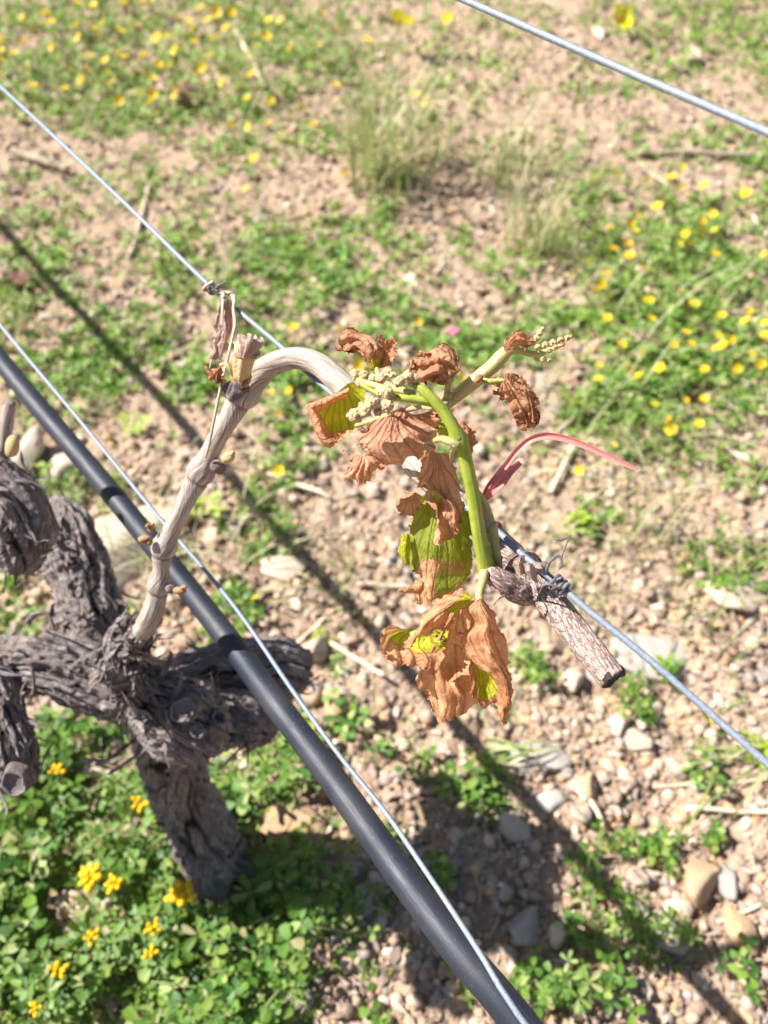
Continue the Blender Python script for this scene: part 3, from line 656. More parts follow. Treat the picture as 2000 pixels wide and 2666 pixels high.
# flowers
def flower_meshes(mat_name, petals=5):
    mb = MB()
    for k in range(petals):
        a = k*2*math.pi/petals; c, s = math.cos(a), math.sin(a)
        v = np.array([[0, .08, 0], [-.36, .5, .20], [.36, .5, .20], [0, .55, .12], [-.40, .9, .38], [.40, .9, .38], [0, 1.0, .36]]); R = np.array([[c, -s, 0], [s, c, 0], [0, 0, 1]])
        mb.add(v@R.T, [[3, 2, 5, 6], [3, 6, 4, 1]], [[0, 2, 3], [0, 3, 1]])
    pet = mb.mesh('petals', M[mat_name]); mb = MB(); blob_into(mb, (0, 0, .1), .2, base=ICO1); eye = mb.mesh('eye', M['orange'])
    mb = MB(); tube_into(mb, [[0, 0, .05, .07], [.1, 0, -1.5, .07], [0, .1, -3.2, .08]], n=5, seg=5); st = mb.mesh('stem', M['stem'])
    return pet, eye, st
FM = {k: flower_meshes(k) for k in ('yellow', 'lemon')}
def flower(px, py, size_px, label, kind='yellow', group=None, h=.042):
    c = G(px, py, h); t = c[1]*CP+(CAM_H-h)*SP; r = size_px*t/2000/2
    e = empty('yellow_flower', (c[0], c[1], h+float(hgt(c[0], c[1]))*.5), label=label, category='flower')
    if group: e['group'] = group
    e.rotation_euler = (random.uniform(-.2, .9), random.uniform(-.8, .6), random.uniform(0, 6.3)); e.scale = (r, r, r)
    if kind == 'lemon': e.rotation_euler = (.75, -.1, random.uniform(0, 6.3))
    for nm, me in zip(('petals', 'eye', 'stem'), FM[kind]):
        o = bpy.data.objects.new(nm, me); COL.objects.link(o); o.parent = e
FL1 = [(60, 49), (133, 63), (201, 69), (268, 54), (223, 15), (244, 15), (243, 71), (205, 99), (309, 73), (325, 6), (392, 6), (409, 98), (434, 92), (458, 44), (503, 77), (503, 107), (541, 52), (563, 29), (601, 29), (699, 48), (730, 48), (883, 83), (835, 30), (827, 120), (757, 131), (955, 104), (6, 108), (62, 108), (37, 143), (3, 135), (136, 123), (230, 142), (274, 153), (306, 132), (325, 143), (442, 170), (76, 177), (175, 175), (309, 257), (388, 268), (512, 196), (656, 201), (645, 265), (706, 265), (784, 288), (650, 334), (702, 324), (598, 333), (663, 418), (642, 497), (815, 327), (898, 463), (871, 224), (1007, 249), (1081, 250), (1108, 269), (1145, 46), (1166, 56)]
FL2 = [(1555, 458), (1599, 449), (1645, 475), (1685, 470), (1770, 481), (1835, 482), (1779, 429), (1658, 559), (1644, 577), (1590, 589), (1639, 627), (1594, 652), (1527, 675), (1769, 636), (1796, 633), (1992, 662), (1943, 500), (1859, 552), (1564, 739), (1585, 778), (1680, 704), (1694, 834), (1808, 791), (1628, 874), (1616, 898), (1784, 870), (1870, 879), (1900, 888), (1990, 848), (1990, 877), (1955, 924), (1978, 951), (1556, 956), (1636, 960), (1554, 995), (1494, 1046), (1738, 1102), (1746, 1125), (1817, 1113), (1594, 1165), (1508, 1226), (1659, 1278)]
rf = random.Random(31)
def more(n, cx, cy, rx, ry, have):
    out = []
    while len(out) < n:
        q, r_ = rf.uniform(0, 6.28), math.sqrt(rf.random()); p = (cx+rx*r_*math.cos(q), cy+ry*r_*math.sin(q))
        if min((p[0]-h[0])**2+(p[1]-h[1])**2 for h in have+out) > 22**2: out.append(p)
    return out
FL1 = FL1+more(34, 330, 130, 380, 130, FL1); FL2 = FL2+more(30, 1770, 760, 230, 330, FL2)
for k, (a, b) in enumerate(FL1): flower(a, b, 22+(k*7) % 10, 'small yellow flower in the weeds '+where(a, b), group='small yellow flowers in the weeds')
for k, (a, b) in enumerate(FL2): flower(a, b, 21+(k*7) % 13, 'small yellow flower in the weeds '+where(a, b), group='small yellow flowers in the weeds')
for a in [(885, 858, 30, 'yellow flower just above the upper left shrivelled leaf'), (930, 945, 36, 'yellow flower just below the upper left shrivelled leaf'), (1203, 985, 30, 'yellow flower between dark shrivelled leaf and drying shoot'),
          (722, 1076, 36, 'yellow flower under the bent cane arch'), (726, 1222, 34, 'yellow flower right of the straight cane'), (705, 1015, 22, 'left of two small yellow flowers inside the cane arch'), (752, 1013, 22, 'right of two small yellow flowers inside the cane arch'),
          (765, 850, 26, 'yellow flower right of the wire above the cane arch'), (662, 1558, 20, 'tiny orange yellow flower by the black band on the lower wire'), (1090, 832, 22, 'yellow flower above the dark shrivelled leaf')]:
    flower(*a)
flower(1040, 55, 80, 'large lemon yellow flower at the top centre', 'lemon', h=.09); flower(1613, 55, 68, 'large lemon yellow flower at the top right', 'lemon', h=.05); flower(1830, 1858, 62, 'large lemon yellow flower behind the right hand wire', 'lemon', h=.03)
# flower heads of the low clover: a cluster of florets on a stalk
mb = MB(); blob_into(mb, (0, 0, 0), 1, (0, 0, 1), 1.8, 3, .15, ICO1); FLO = mb.mesh('floret', M['yellow'])
mb = MB(); tube_into(mb, [[0, 0, 0, .22], [.5, .3, -3, .22], [0, .2, -8, .25]], n=8, seg=6); FST = mb.mesh('stalk', M['stem'])
def flower_head(px, py, size_px, n, label, h=.066):
    size_px *= 1.2
    c = G(px, py, h); t = c[1]*CP+(CAM_H-h)*SP; R = size_px*t/2000/2; e = empty('flower_head', c, label=label, category='flower'); e.scale = (R*.36,)*3
    e.rotation_euler = (random.uniform(-.4, .4), random.uniform(-.4, .4), random.uniform(0, 6.3))
    o = bpy.data.objects.new('stalk', FST); COL.objects.link(o); o.parent = e
    for k in range(n):
        a = k*2.4; rr = 2.1*math.sqrt((k+.5)/n); o = bpy.data.objects.new('floret', FLO); COL.objects.link(o); o.parent = e
        d = Vector((math.cos(a)*rr, math.sin(a)*rr*.8, 1.6-rr*.35)); o.location = d; o.rotation_euler = d.to_track_quat('Z', 'Y').to_euler(); s = random.uniform(.55, .75); o.scale = (s, s, s)
for a in [(240, 2290, 66, 11, 'large yellow flower head in the clover, left of the two brightest'), (479, 2337, 74, 11, 'large yellow flower head in the clover below the trunk'), (302, 2303, 50, 8, 'fading yellow flower head between the two large ones'),
          (365, 2090, 46, 7, 'yellow flower head left of the trunk'), (424, 2143, 40, 7, 'yellow flower head touching the left side of the trunk'), (401, 2413, 46, 7, 'yellow flower head low in the clover below the large ones'),
          (395, 2485, 40, 6, 'pale flower head on the reddish stem'), (152, 2527, 50, 7, 'greenish yellow flower head at lower left'), (95, 2628, 40, 6, 'orange yellow flower head in the lower left corner'), (240, 2442, 42, 7, 'greenish flower head in the clover left of the reddish stem'),
          (150, 2010, 40, 7, 'yellow flower head below the horizontal vine arm')]:
    flower_head(*a)
mb = MB()
for k in range(4): blob_into(mb, (math.cos(k*1.6)*.006, math.sin(k*1.6)*.006, .016), .0055, (0, 0, 1), .6, k, .2, ICO1)
c = G(1178, 885); o = link('pink_flower', mb.mesh('pink_flower', M['pink']), label='blurred pink flower between the two dark shrivelled leaves', category='flower'); o.location = (c[0], c[1], 0); o.scale = (1.2, 1.2, 1.2)

# ------------------------------------------------------------------ pipe and wires
ROW = np.array([-.635, .772, 0.0])          # the way the vine row runs
def along_row(C, far=(.25, .6, 1.1, 1.8, 2.8), near=(.12, .3, .7, 1.4)):
    a = [list(C[0, :3]+ROW*k)+list(C[0, 3:]) for k in far[::-1]]; b = [list(C[-1, :3]-ROW*k)+list(C[-1, 3:]) for k in near]
    return np.vstack([a, C, b])
C = pix([(0, 937, .625, 0), (280, 1272, .555, 0), (560, 1621, .497, 0), (700, 1808, .457, 0), (846, 2000, .422, 0), (965, 2165, .392, 0), (1086, 2333, .364, 0), (1215, 2500, .342, 0), (1355, 2666, .326, 0)]); C[:, 3] = .0076; C = along_row(C)
d = tube(C, n=420, seg=28); link('drip_pipe', mk_mesh('drip_pipe', d['V'], d['Q'], d['T'], M['pipe'], True, d['attrs'], d['uv']), label='thick black plastic drip pipe running diagonally', category='pipe')
def wire(rows, dia, label, n=420):
    C = pix([(*r, 0) for r in rows]); C[:, 3] = dia/2; C = along_row(C)
    d = tube(C, n=n, seg=12, disp=lambda TH, SS, RR, X: RR*.03*fbm(np.stack([np.cos(TH), np.sin(TH), SS*120], -1), 2, 8))
    link('wire', mk_mesh('wire', d['V'], d['Q'], d['T'], M['wire'], True, d['attrs'], d['uv']), label=label, category='wire')
wire([(0, 845, .56), (200, 1085, .515), (400, 1330, .478), (600, 1565, .448), (760, 1795, .418), (880, 1962, .396), (1000, 2110, .376), (1110, 2270, .350), (1200, 2405, .330), (1290, 2545, .313), (1375, 2676, .302)], .0025,
     'thin galvanised wire running along the black drip pipe')
wire([(0, 225, .585), (300, 505, .483), (540, 738, .430), (735, 905, .400), (790, 962, .395), (850, 1012, .386), (960, 1112, .368), (1075, 1215, .350), (1180, 1295, .334), (1290, 1378, .318), (1380, 1462, .308), (1445, 1512, .303), (1520, 1580, .296), (1700, 1725, .284), (2000, 1990, .264)], .0027,
     'galvanised middle wire to which the bent cane is tied')
wire([(1210, 0, .285), (1600, 172, .252), (2000, 345, .224)], .0024, 'galvanised wire crossing the upper right corner')

# ------------------------------------------------------------------ the vine: old wood
base = np.array([TRUNK_G[0], TRUNK_G[1], 0.0])
vine = empty('grapevine', base, label='old grapevine with gnarled trunk, bent cane and frost scorched leaves', category='grapevine')
def bark_disp(seed, amp=.22, knots=5, strand=1.0):
    r2 = np.random.default_rng(seed); kn = [(r2.random()*2*math.pi, r2.random(), r2.uniform(.18, .42), r2.uniform(.25, .5)) for _ in range(knots)]
    def f(TH, SS, RR, X):
        L = SS.max(); R0 = RR.mean()
        w = fbm(X*20, 2, seed+5); tw = TH+w*.7+SS/L*.6
        c = np.stack([np.cos(tw)*3.1*strand, np.sin(tw)*3.1*strand, SS*15+w*.8], -1)
        n1 = np.abs(vnoise(c, seed)); n2 = np.abs(vnoise(c*np.array([2.2, 2.2, 1.5])+3, seed+9)); n3 = np.abs(vnoise(c*np.array([5.5, 5.5, 3.2])+7, seed+12))
        h = .8*fbm(X*24, 2, seed+31)+1.35*(np.sqrt(n1+.01)-.5)+.85*(np.sqrt(n2+.01)-.5)+.65*(n3-.3)+.30*ridged(X*130, 2, seed+3)+.25*np.abs(vnoise(c*np.array([11, 11, 5])+1, seed+17))
        f.cav = np.clip((n1*3.2)*(.35+n2*2.6)*(.6+n3*1.2), 0, 1)  # low in the fissures, where the painted shade goes
        for a, s, k, wd in kn:
            da = np.abs((TH-a+math.pi) % (2*math.pi)-math.pi)*R0; ds = (SS-s*L); q = np.sqrt(da*da+ds*ds)/(wd*R0)
            h = h+k*4*np.exp(-q*q*1.2)*.5-k*2.5*np.exp(-q*q*14)
        f.h = h
        return RR*amp*h*.8
    return f
LIMBS = []
def limb(name, rows, seed, amp=.26, knots=5, n=190, seg=116, round_end=(0, 1), strand=1.0, label=None, slim=.88):
    rows = [list(r) for r in rows]; C = pix(rows); C[:, 3] *= slim; bd = bark_disp(seed, amp, knots, strand)
    def dd(TH, SS, RR, X):
        r = bd(TH, SS, RR, X); L = SS.max(); e = np.ones_like(SS)
        if round_end[1]: x = np.clip((L-SS)/(RR*.7), 0, 1); e = np.sqrt(1-(1-x)**2)*.96+.04
        if round_end[0]: x = np.clip(SS/(RR*.7), 0, 1); e = e*(np.sqrt(1-(1-x)**2)*.96+.04)
        return (RR+r)*e-RR
    d = tube(C, n=n, seg=seg, disp=dd); cav = bd.cav.ravel(); cav = np.concatenate([cav, [.4, .4]])
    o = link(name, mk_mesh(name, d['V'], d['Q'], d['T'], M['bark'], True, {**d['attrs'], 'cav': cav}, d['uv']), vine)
    LIMBS.append((d['V'][:n*seg].reshape(n, seg, 3), d['X']))
    if label: o['label'] = label
    return o
trunk = limb('trunk', [(640, 2400, .835, 112), (600, 2330, .80, 108), (555, 2240, .77, 95), (515, 2150, .735, 88), (475, 2050, .70, 84), (445, 1960, .66, 86), (430, 1880, .61, 88), (440, 1820, .575, 60)], 3, .34, 3, 240, 130, (0, 1), .7, None, .80)
head = limb('head', [(345, 1745, .548, 48), (385, 1790, .542, 78), (440, 1850, .545, 98), (500, 1890, .552, 98), (548, 1905, .572, 70)], 14, .27, 9, 190, 120, (1, 1))
limb('arm', [(400, 1790, .60, 40), (450, 1770, .605, 62), (560, 1738, .617, 66), (660, 1735, .63, 78), (730, 1750, .642, 86), (782, 1775, .655, 62)], 21, 0.25, 4, label='weathered arm running behind the pipe with a shadowed end')
limb('arm', [(470, 1880, .585, 50), (540, 1880, .59, 78), (620, 1870, .60, 72), (690, 1885, .607, 58), (728, 1895, .61, 30)], 27, 0.27, 4, label='short shadowed arm stub reaching right under the pipe')
limb('arm', [(430, 1850, .57, 45), (350, 1810, .562, 72), (255, 1775, .558, 80), (150, 1735, .552, 80), (50, 1725, .55, 78), (-60, 1738, .55, 76), (-150, 1762, .562, 100), (-280, 1795, .570, 115), (-430, 1830, .575, 90)], 33, 0.29, 8, 270, 116, label='thick horizontal arm reaching left')  # unseen outer end lengthened and thickened to shade the trunk
limb('arm', [(330, 1750, .59, 40), (275, 1670, .592, 78), (235, 1560, .595, 78), (200, 1450, .60, 80), (165, 1370, .605, 68), (120, 1310, .61, 40)], 41, 0.27, 6, label='dark shaded arm rising at the left behind the near knob')
limb('arm', [(-190, 1110, .50, 60), (-110, 1190, .505, 80), (-10, 1270, .51, 84), (50, 1345, .515, 82), (58, 1420, .522, 66), (40, 1472, .54, 36)], 47, 0.29, 8, label='sunlit shaggy knob of old wood at the left edge')
limb('arm', [(-60, 1730, .53, 50), (-25, 1800, .527, 66), (5, 1880, .522, 70), (25, 1960, .517, 74), (38, 2035, .513, 66), (42, 2068, .512, 46)], 53, 0.27, 6, label='stubby arm at the left edge ending in a round cut')
limb('spur_base', [(345, 1800, .528, 48), (318, 1750, .507, 46), (304, 1702, .497, 38), (304, 1655, .494, 31), (314, 1630, .494, 17)], 71, .26, 4, 130, 90, (0, 1))
limb('cane_collar', [(318, 1728, .515, 38), (340, 1694, .497, 40), (360, 1664, .484, 37), (374, 1640, .474, 31)], 83, .26, 3, 110, 90, (0, 1))
# shreds of loose bark
mb = MB(); r2 = random.Random(5)
def shred(p, dirn, L, w, curl, seed):
    V = []; p = np.array(p, float); d = np.array(dirn, float); d /= np.linalg.norm(d); up = np.array([0, -CP, SP]); sd = np.cross(d, up); sd /= np.linalg.norm(sd)
    n = 9
    for i in range(n+1):
        u = i/n; ww = w*math.sin(math.pi*min(1, .15+u*.8))*(.7+.3*math.sin(seed+u*9))
        q = p+d*L*u+up*(.004*math.sin(u*3.1*curl)+.0015*math.sin(seed+u*7))+sd*.003*math.sin(seed*2+u*4)
        V += [q-sd*ww-up*.0006, q+up*.0006, q+sd*ww-up*.0006]
    Q = []
    for i in range(n):
        for j in (0, 1): Q.append([3*i+j, 3*i+j+1, 3*i+j+4, 3*i+j+3])
    mb.add(np.array(V), Q, None, {'cav': .6}, np.array([[j*.002, i*.002] for i in range(n+1) for j in range(3)]))
for GV, GX in LIMBS:
    n_, sg = GV.shape[:2]
    for k in range(150):
        i, j = r2.randrange(6, n_-12), r2.randrange(sg); p = GV[i, j]; nrm = p-GX[i]; nrm = nrm/np.linalg.norm(nrm)
        if nrm @ np.array([0, -CP, SP]) < -.3: continue
        tg = GV[min(i+6, n_-1), (j+r2.choice([-4, -2, 0, 2, 4])) % sg]-p; tg /= np.linalg.norm(tg)+1e-9
        if r2.random() < .5: tg = -tg
        L = r2.uniform(.006, .030); w = r2.uniform(.0007, .0030); cu = r2.uniform(-.3, 1.1); sd = np.cross(tg, nrm); V = []; nn = 8; ph = r2.uniform(0, 9)
        for q in range(nn+1):
            u = q/nn; ww = w*(.35+.65*math.sin(math.pi*min(1, .12+u*.85)))*(.8+.2*math.sin(ph+u*11)); c = p+tg*L*u*(1-.25*cu*u)+nrm*(-.0006+cu*L*.45*u*u+.0006*math.sin(ph+u*8))+sd*.0022*math.sin(ph*2+u*4)
            V += [c-sd*ww+nrm*ww*.35, c, c+sd*ww+nrm*ww*.35]
        Q = [[3*a_+b_, 3*a_+b_+1, 3*a_+b_+4, 3*a_+b_+3] for a_ in range(nn) for b_ in (0, 1)]
        mb.add(np.array(V), Q, None, {'cav': .9}, np.array([[b_*.0025+ph, a_*.003] for a_ in range(nn+1) for b_ in range(3)]))
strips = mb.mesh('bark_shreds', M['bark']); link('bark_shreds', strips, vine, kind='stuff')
for rows, w in (([(400, 1940, .60), (350, 1930, .585), (300, 1965, .575), (265, 1985, .58), (215, 1978, .60)], .0035), ([(395, 1945, .59), (345, 1975, .57), (300, 2005, .572), (285, 2015, .575)], .002),
                ([(72, 1620, .55), (90, 1600, .53), (125, 1600, .525), (140, 1640, .53)], .0022), ([(50, 1740, .52), (82, 1745, .512), (88, 1790, .515), (80, 1820, .525)], .0022),
                ([(375, 1690, .50), (400, 1720, .52), (440, 1725, .54), (470, 1700, .555)], .003)):
    C = np.array([list(P(*r))+[w] for r in rows]); d = tube(C, n=40, seg=10, disp=lambda TH, SS, RR, X: -RR*.6*np.abs(np.sin(TH))+RR*.2*fbm(X*300, 2, 3))
    link('bark_strip', mk_mesh('bark_strip', d['V'], d['Q'], d['T'], M['bark'], True, {**d['attrs'], 'cav': np.full(len(d['V']), .6)}, d['uv']), vine)
# pruning cuts: flat ringed faces with a raised collar
def cut_face(px, py, t, rpx, nrm=(0, -.55, .85), hollow=False, mat='cut'):
    c = P(px, py, t+.0005); nv = Vector(nrm).normalized(); R = rpx*t/2000; q = nv.to_track_quat('Z', 'Y').to_matrix(); A = np.array(q)
    prof = [(0, -.25 if not hollow else -1.2, 0), (.35, -.22 if not hollow else -.9, .35), (.7, -.18 if not hollow else -.4, .7), (.86, -.1, .86), (.95, .12, .95), (1.08, .1, 1), (1.2, -.25, 1), (1.3, -.9, 1)]
    V = []; rad = []; seg = 26
    for r, z, s in prof:
        for j in range(seg):
            a = j*2*math.pi/seg; k = 1+.10*math.sin(a*2+px)+.06*math.sin(a*5+py); V.append(c+A@np.array([math.cos(a)*r*R*k, math.sin(a)*r*R*k, z*R])); rad.append(s)
    idx = np.arange(len(prof)*seg).reshape(len(prof), seg)
    Q = np.stack([idx[:-1], np.roll(idx, -1, 1)[:-1], np.roll(idx, -1, 1)[1:], idx[1:]], -1).reshape(-1, 4)
    V = np.array(V); V = V+(R*.05)*np.stack([fbm(V*260, 2, s) for s in (1, 2, 3)], -1)
    link('pruning_cut', mk_mesh('pruning_cut', V, Q, None, M[mat], True, {'rad': rad}), vine)
cut_face(384, 1792, .518, 17); cut_face(478, 1848, .516, 31); cut_face(458, 1903, .522, 14, hollow=True, mat='knot'); cut_face(512, 1905, .522, 16); cut_face(570, 1868, .535, 17, (.4, -.4, .8), True)
cut_face(36, 2040, .492, 32, (0, -.75, .6)); cut_face(58, 1452, .512, 26, (.2, -.6, .5), mat='knot'); cut_face(190, 1462, .575, 14, (.4, -.4, .6), True, 'knot')
cut_face(150, 1592, .580, 22, (-.1, -.7, .6)); cut_face(222, 1612, .578, 17, (.2, -.6, .6)); cut_face(420, 1850, .522, 12, (-.3, -.5, .8))
mb = MB(); blob_into(mb, P(322, 1622, .50), .0050, (1, .3, .4), 1.2, 2, .1); blob_into(mb, P(332, 1612, .497), .0022, (.3, 0, 1), 1.6, 4, .2)
link('dormant_bud', mb.mesh('dormant_bud', M['knot']), vine)
# short spur at the left edge
C = pix([(2, 1225, .522, 22, .3, 0), (6, 1190, .518, 18, .1, 0), (11, 1150, .514, 16, 0, 0), (17, 1110, .51, 17, 0, 0), (23, 1068, .506, 16, 0, 0), (27, 1048, .504, 13, 0, .4)])
d = tube(C, n=50, seg=24, disp=lambda TH, SS, RR, X: RR*.08*fbm(np.stack([np.cos(TH)*2, np.sin(TH)*2, SS*30], -1), 3, 4))
spur = link('spur', mk_mesh('spur', d['V'], d['Q'], d['T'], M['cane'], True, d['attrs'], d['uv']), vine)
mb = MB(); blob_into(mb, P(32, 1162, .498), .0045, (.2, .6, .6), 1.7, 3, .1); link('bud', mb.mesh('bud', M['buds_green']), spur)

# ------------------------------------------------------------------ the bent cane
CN = [(292, 1752, .560, 24, .35), (322, 1708, .524, 28, .25), (358, 1664, .488, 31, .15), (394, 1600, .462, 28, .05), (412, 1535, .452, 27, 0), (420, 1480, .445, 22, 0), (424, 1436, .441, 28, 0), (450, 1376, .434, 24, 0), (485, 1302, .427, 25, 0), (518, 1240, .421, 32, 0), (556, 1160, .413, 26, 0), (596, 1090, .407, 28, 0), (632, 1028, .402, 36, 0),
      (672, 978, .398, 35, 0), (715, 946, .394, 33, 0), (772, 932, .389, 33, 0), (832, 950, .382, 35, 0), (890, 1002, .375, 38, 0), (945, 1060, .368, 40, 0), (1020, 1145, .361, 36, .05), (1100, 1225, .352, 35, .15), (1200, 1318, .340, 35, .5), (1300, 1418, .329, 36, .85), (1365, 1490, .322, 43, 1), (1420, 1550, .316, 39, 1), (1500, 1648, .307, 38, .9), (1560, 1722, .300, 37, .8), (1597, 1768, .296, 37, .75)]
NODES = [(345, 1680), (426, 1437), (412, 1530), (518, 1240), (627, 1040), (940, 1055), (1345, 1470)]
C = pix([(*c, 0) for c in CN]); C[:20, 3] *= .93; C[14:19, 3] *= .92; NP = np.array([P(*[(x, y, min(CN, key=lambda c: (c[0]-x)**2+(c[1]-y)**2)[2])][0]) for x, y in NODES])
def cane_disp(TH, SS, RR, X):
    ax = X.mean(1); h = .045*ridged(np.stack([np.cos(TH)*7, np.sin(TH)*7, SS*9], -1), 2, 61)+.05*fbm(np.stack([np.cos(TH)*1.3, np.sin(TH)*1.3, SS*22], -1), 3, 62)
    for p in NP:
        dd = ax-p; i = np.argmin((dd*dd).sum(1)); ds = SS[:, :1]-SS[i, 0]
        h = h+.27*np.exp(-((ds-.0035)/.0055)**2)-.16*np.exp(-((ds+.0022)/.0011)**2)
    cane_disp.line = h
    return RR*h
d = tube(C, n=520, seg=40, disp=cane_disp)
ln = np.zeros_like(d['attrs']['x1']); gs = d['attrs']['s']*d['s'][-1]
for p in NP:
    i = np.argmin(((d['X']-p)**2).sum(1)); ln = np.maximum(ln, .85*np.exp(-((gs-d['s'][i]+.0024)/.0008)**2))
d['attrs']['x1'] = ln; d['attrs']['x1'][-1] = .9
cane = link('cane', mk_mesh('cane', d['V'], d['Q'], d['T'], M['cane'], True, d['attrs'], d['uv']), vine, label='pale one year old cane bent over the wire')
# dark cut end
X1 = d['X'][-1]; nv = Vector(d['X'][-1]-d['X'][-4]).normalized(); A = np.array(nv.to_track_quat('Z', 'Y').to_matrix()); R = 37*.296/2000
V = [X1+nv*.0006]; 
for rr, zz in ((.3, .0007), (.62, .0003), (.9, .0007), (1.02, .0001), (1.03, -.002)):
    for j in range(30):
        a = j*2*math.pi/30; k = 1+.05*math.sin(3*a+1); V.append(X1+A@np.array([math.cos(a)*rr*R*k, math.sin(a)*rr*R*k, zz+.0005*math.sin(a*4+rr*9)]))
T = [(0, 1+j, 1+(j+1) % 30) for j in range(30)]; Q = [(1+r*30+j, 1+(r+1)*30+j, 1+(r+1)*30+(j+1) % 30, 1+r*30+(j+1) % 30) for r in range(4) for j in range(30)]
link('cut_end', mk_mesh('cut_end', V, Q, T, M['pith']), cane, label='dark cut end of the cane')
def bud(parts, mat, name='bud', parent=cane, label=None):
    mb = MB()
    for (x, y, t, rpx, ax, st, sd) in parts: blob_into(mb, P(x, y, t), rpx*t/2000, ax, st, sd, .14)
    o = link(name, mb.mesh(name, M[mat]), parent)
    if label: o['label'] = label
def axis_px(x0, y0, x1, y1, dz=0): return P(x1, y1, .4+dz)-P(x0, y0, .4)
bud([(594, 1192, .410, 15, axis_px(0, 0, 10, -7), 1.3, 1), (604, 1182, .409, 9, None, 1, 31)], 'buds_green', label='swollen golden bud on the right of the cane'); bud([(568, 1212, .413, 18, axis_px(0, 0, 10, -7), 1.2, 2), (575, 1225, .415, 9, axis_px(0, 0, 10, -7), 1.6, 3)], 'knot', 'bud_base')
bud([(376, 1404, .430, 10, axis_px(0, 0, -10, 2), 1.7, 4), (388, 1412, .431, 9, axis_px(0, 0, -10, 6), 1.3, 14)], 'bud_scale'); bud([(390, 1375, .432, 7, axis_px(0, 0, -4, -10), 2, 5), (384, 1370, .43, 6, None, 1, 6), (398, 1366, .43, 5, None, 1, 7)], 'bud_scale', 'tendril_stub')
bud([(468, 1538, .443, 10, axis_px(0, 0, 10, 1), 1.8, 8), (478, 1530, .442, 6, axis_px(0, 0, 10, -3), 1.6, 18)], 'bud_scale'); bud([(445, 1532, .447, 14, axis_px(0, 0, 10, 1), 1.2, 9)], 'knot', 'bud_base')
# the knot with the opening bud near the top of the straight part
bud([(606, 1018, .392, 27, axis_px(0, 0, -8, -4), 1.05, 11), (632, 1010, .390, 18, None, 1, 12)], 'knot', 'knot'); cut_face(600, 1016, .378, 20, (-.75, -.1, .55), True, 'knot')
bud([(628, 975, .385, 20, axis_px(0, 0, 3, -10), 1.5, 13), (640, 985, .385, 15, axis_px(0, 0, 3, -10), 1.6, 14), (612, 985, .386, 12, axis_px(0, 0, 0, -10), 1.6, 15)], 'bud_scale', 'bud_base')
C = pix([(628, 1000, .388, 16), (630, 975, .384, 20), (634, 945, .380, 24), (640, 918, .377, 27), (644, 895, .375, 24), (648, 882, .374, 12)])
d = tube(C, n=60, seg=30, disp=lambda TH, SS, RR, X: RR*(.14*ridged(np.stack([np.cos(TH)*1.6, np.sin(TH)*1.6, SS*70], -1), 2, 7)+.07*np.cos(TH*6+SS*90)))
link('opening_bud', mk_mesh('opening_bud', d['V'], d['Q'], d['T'], M['buds'], True, d['attrs'], d['uv']), cane)

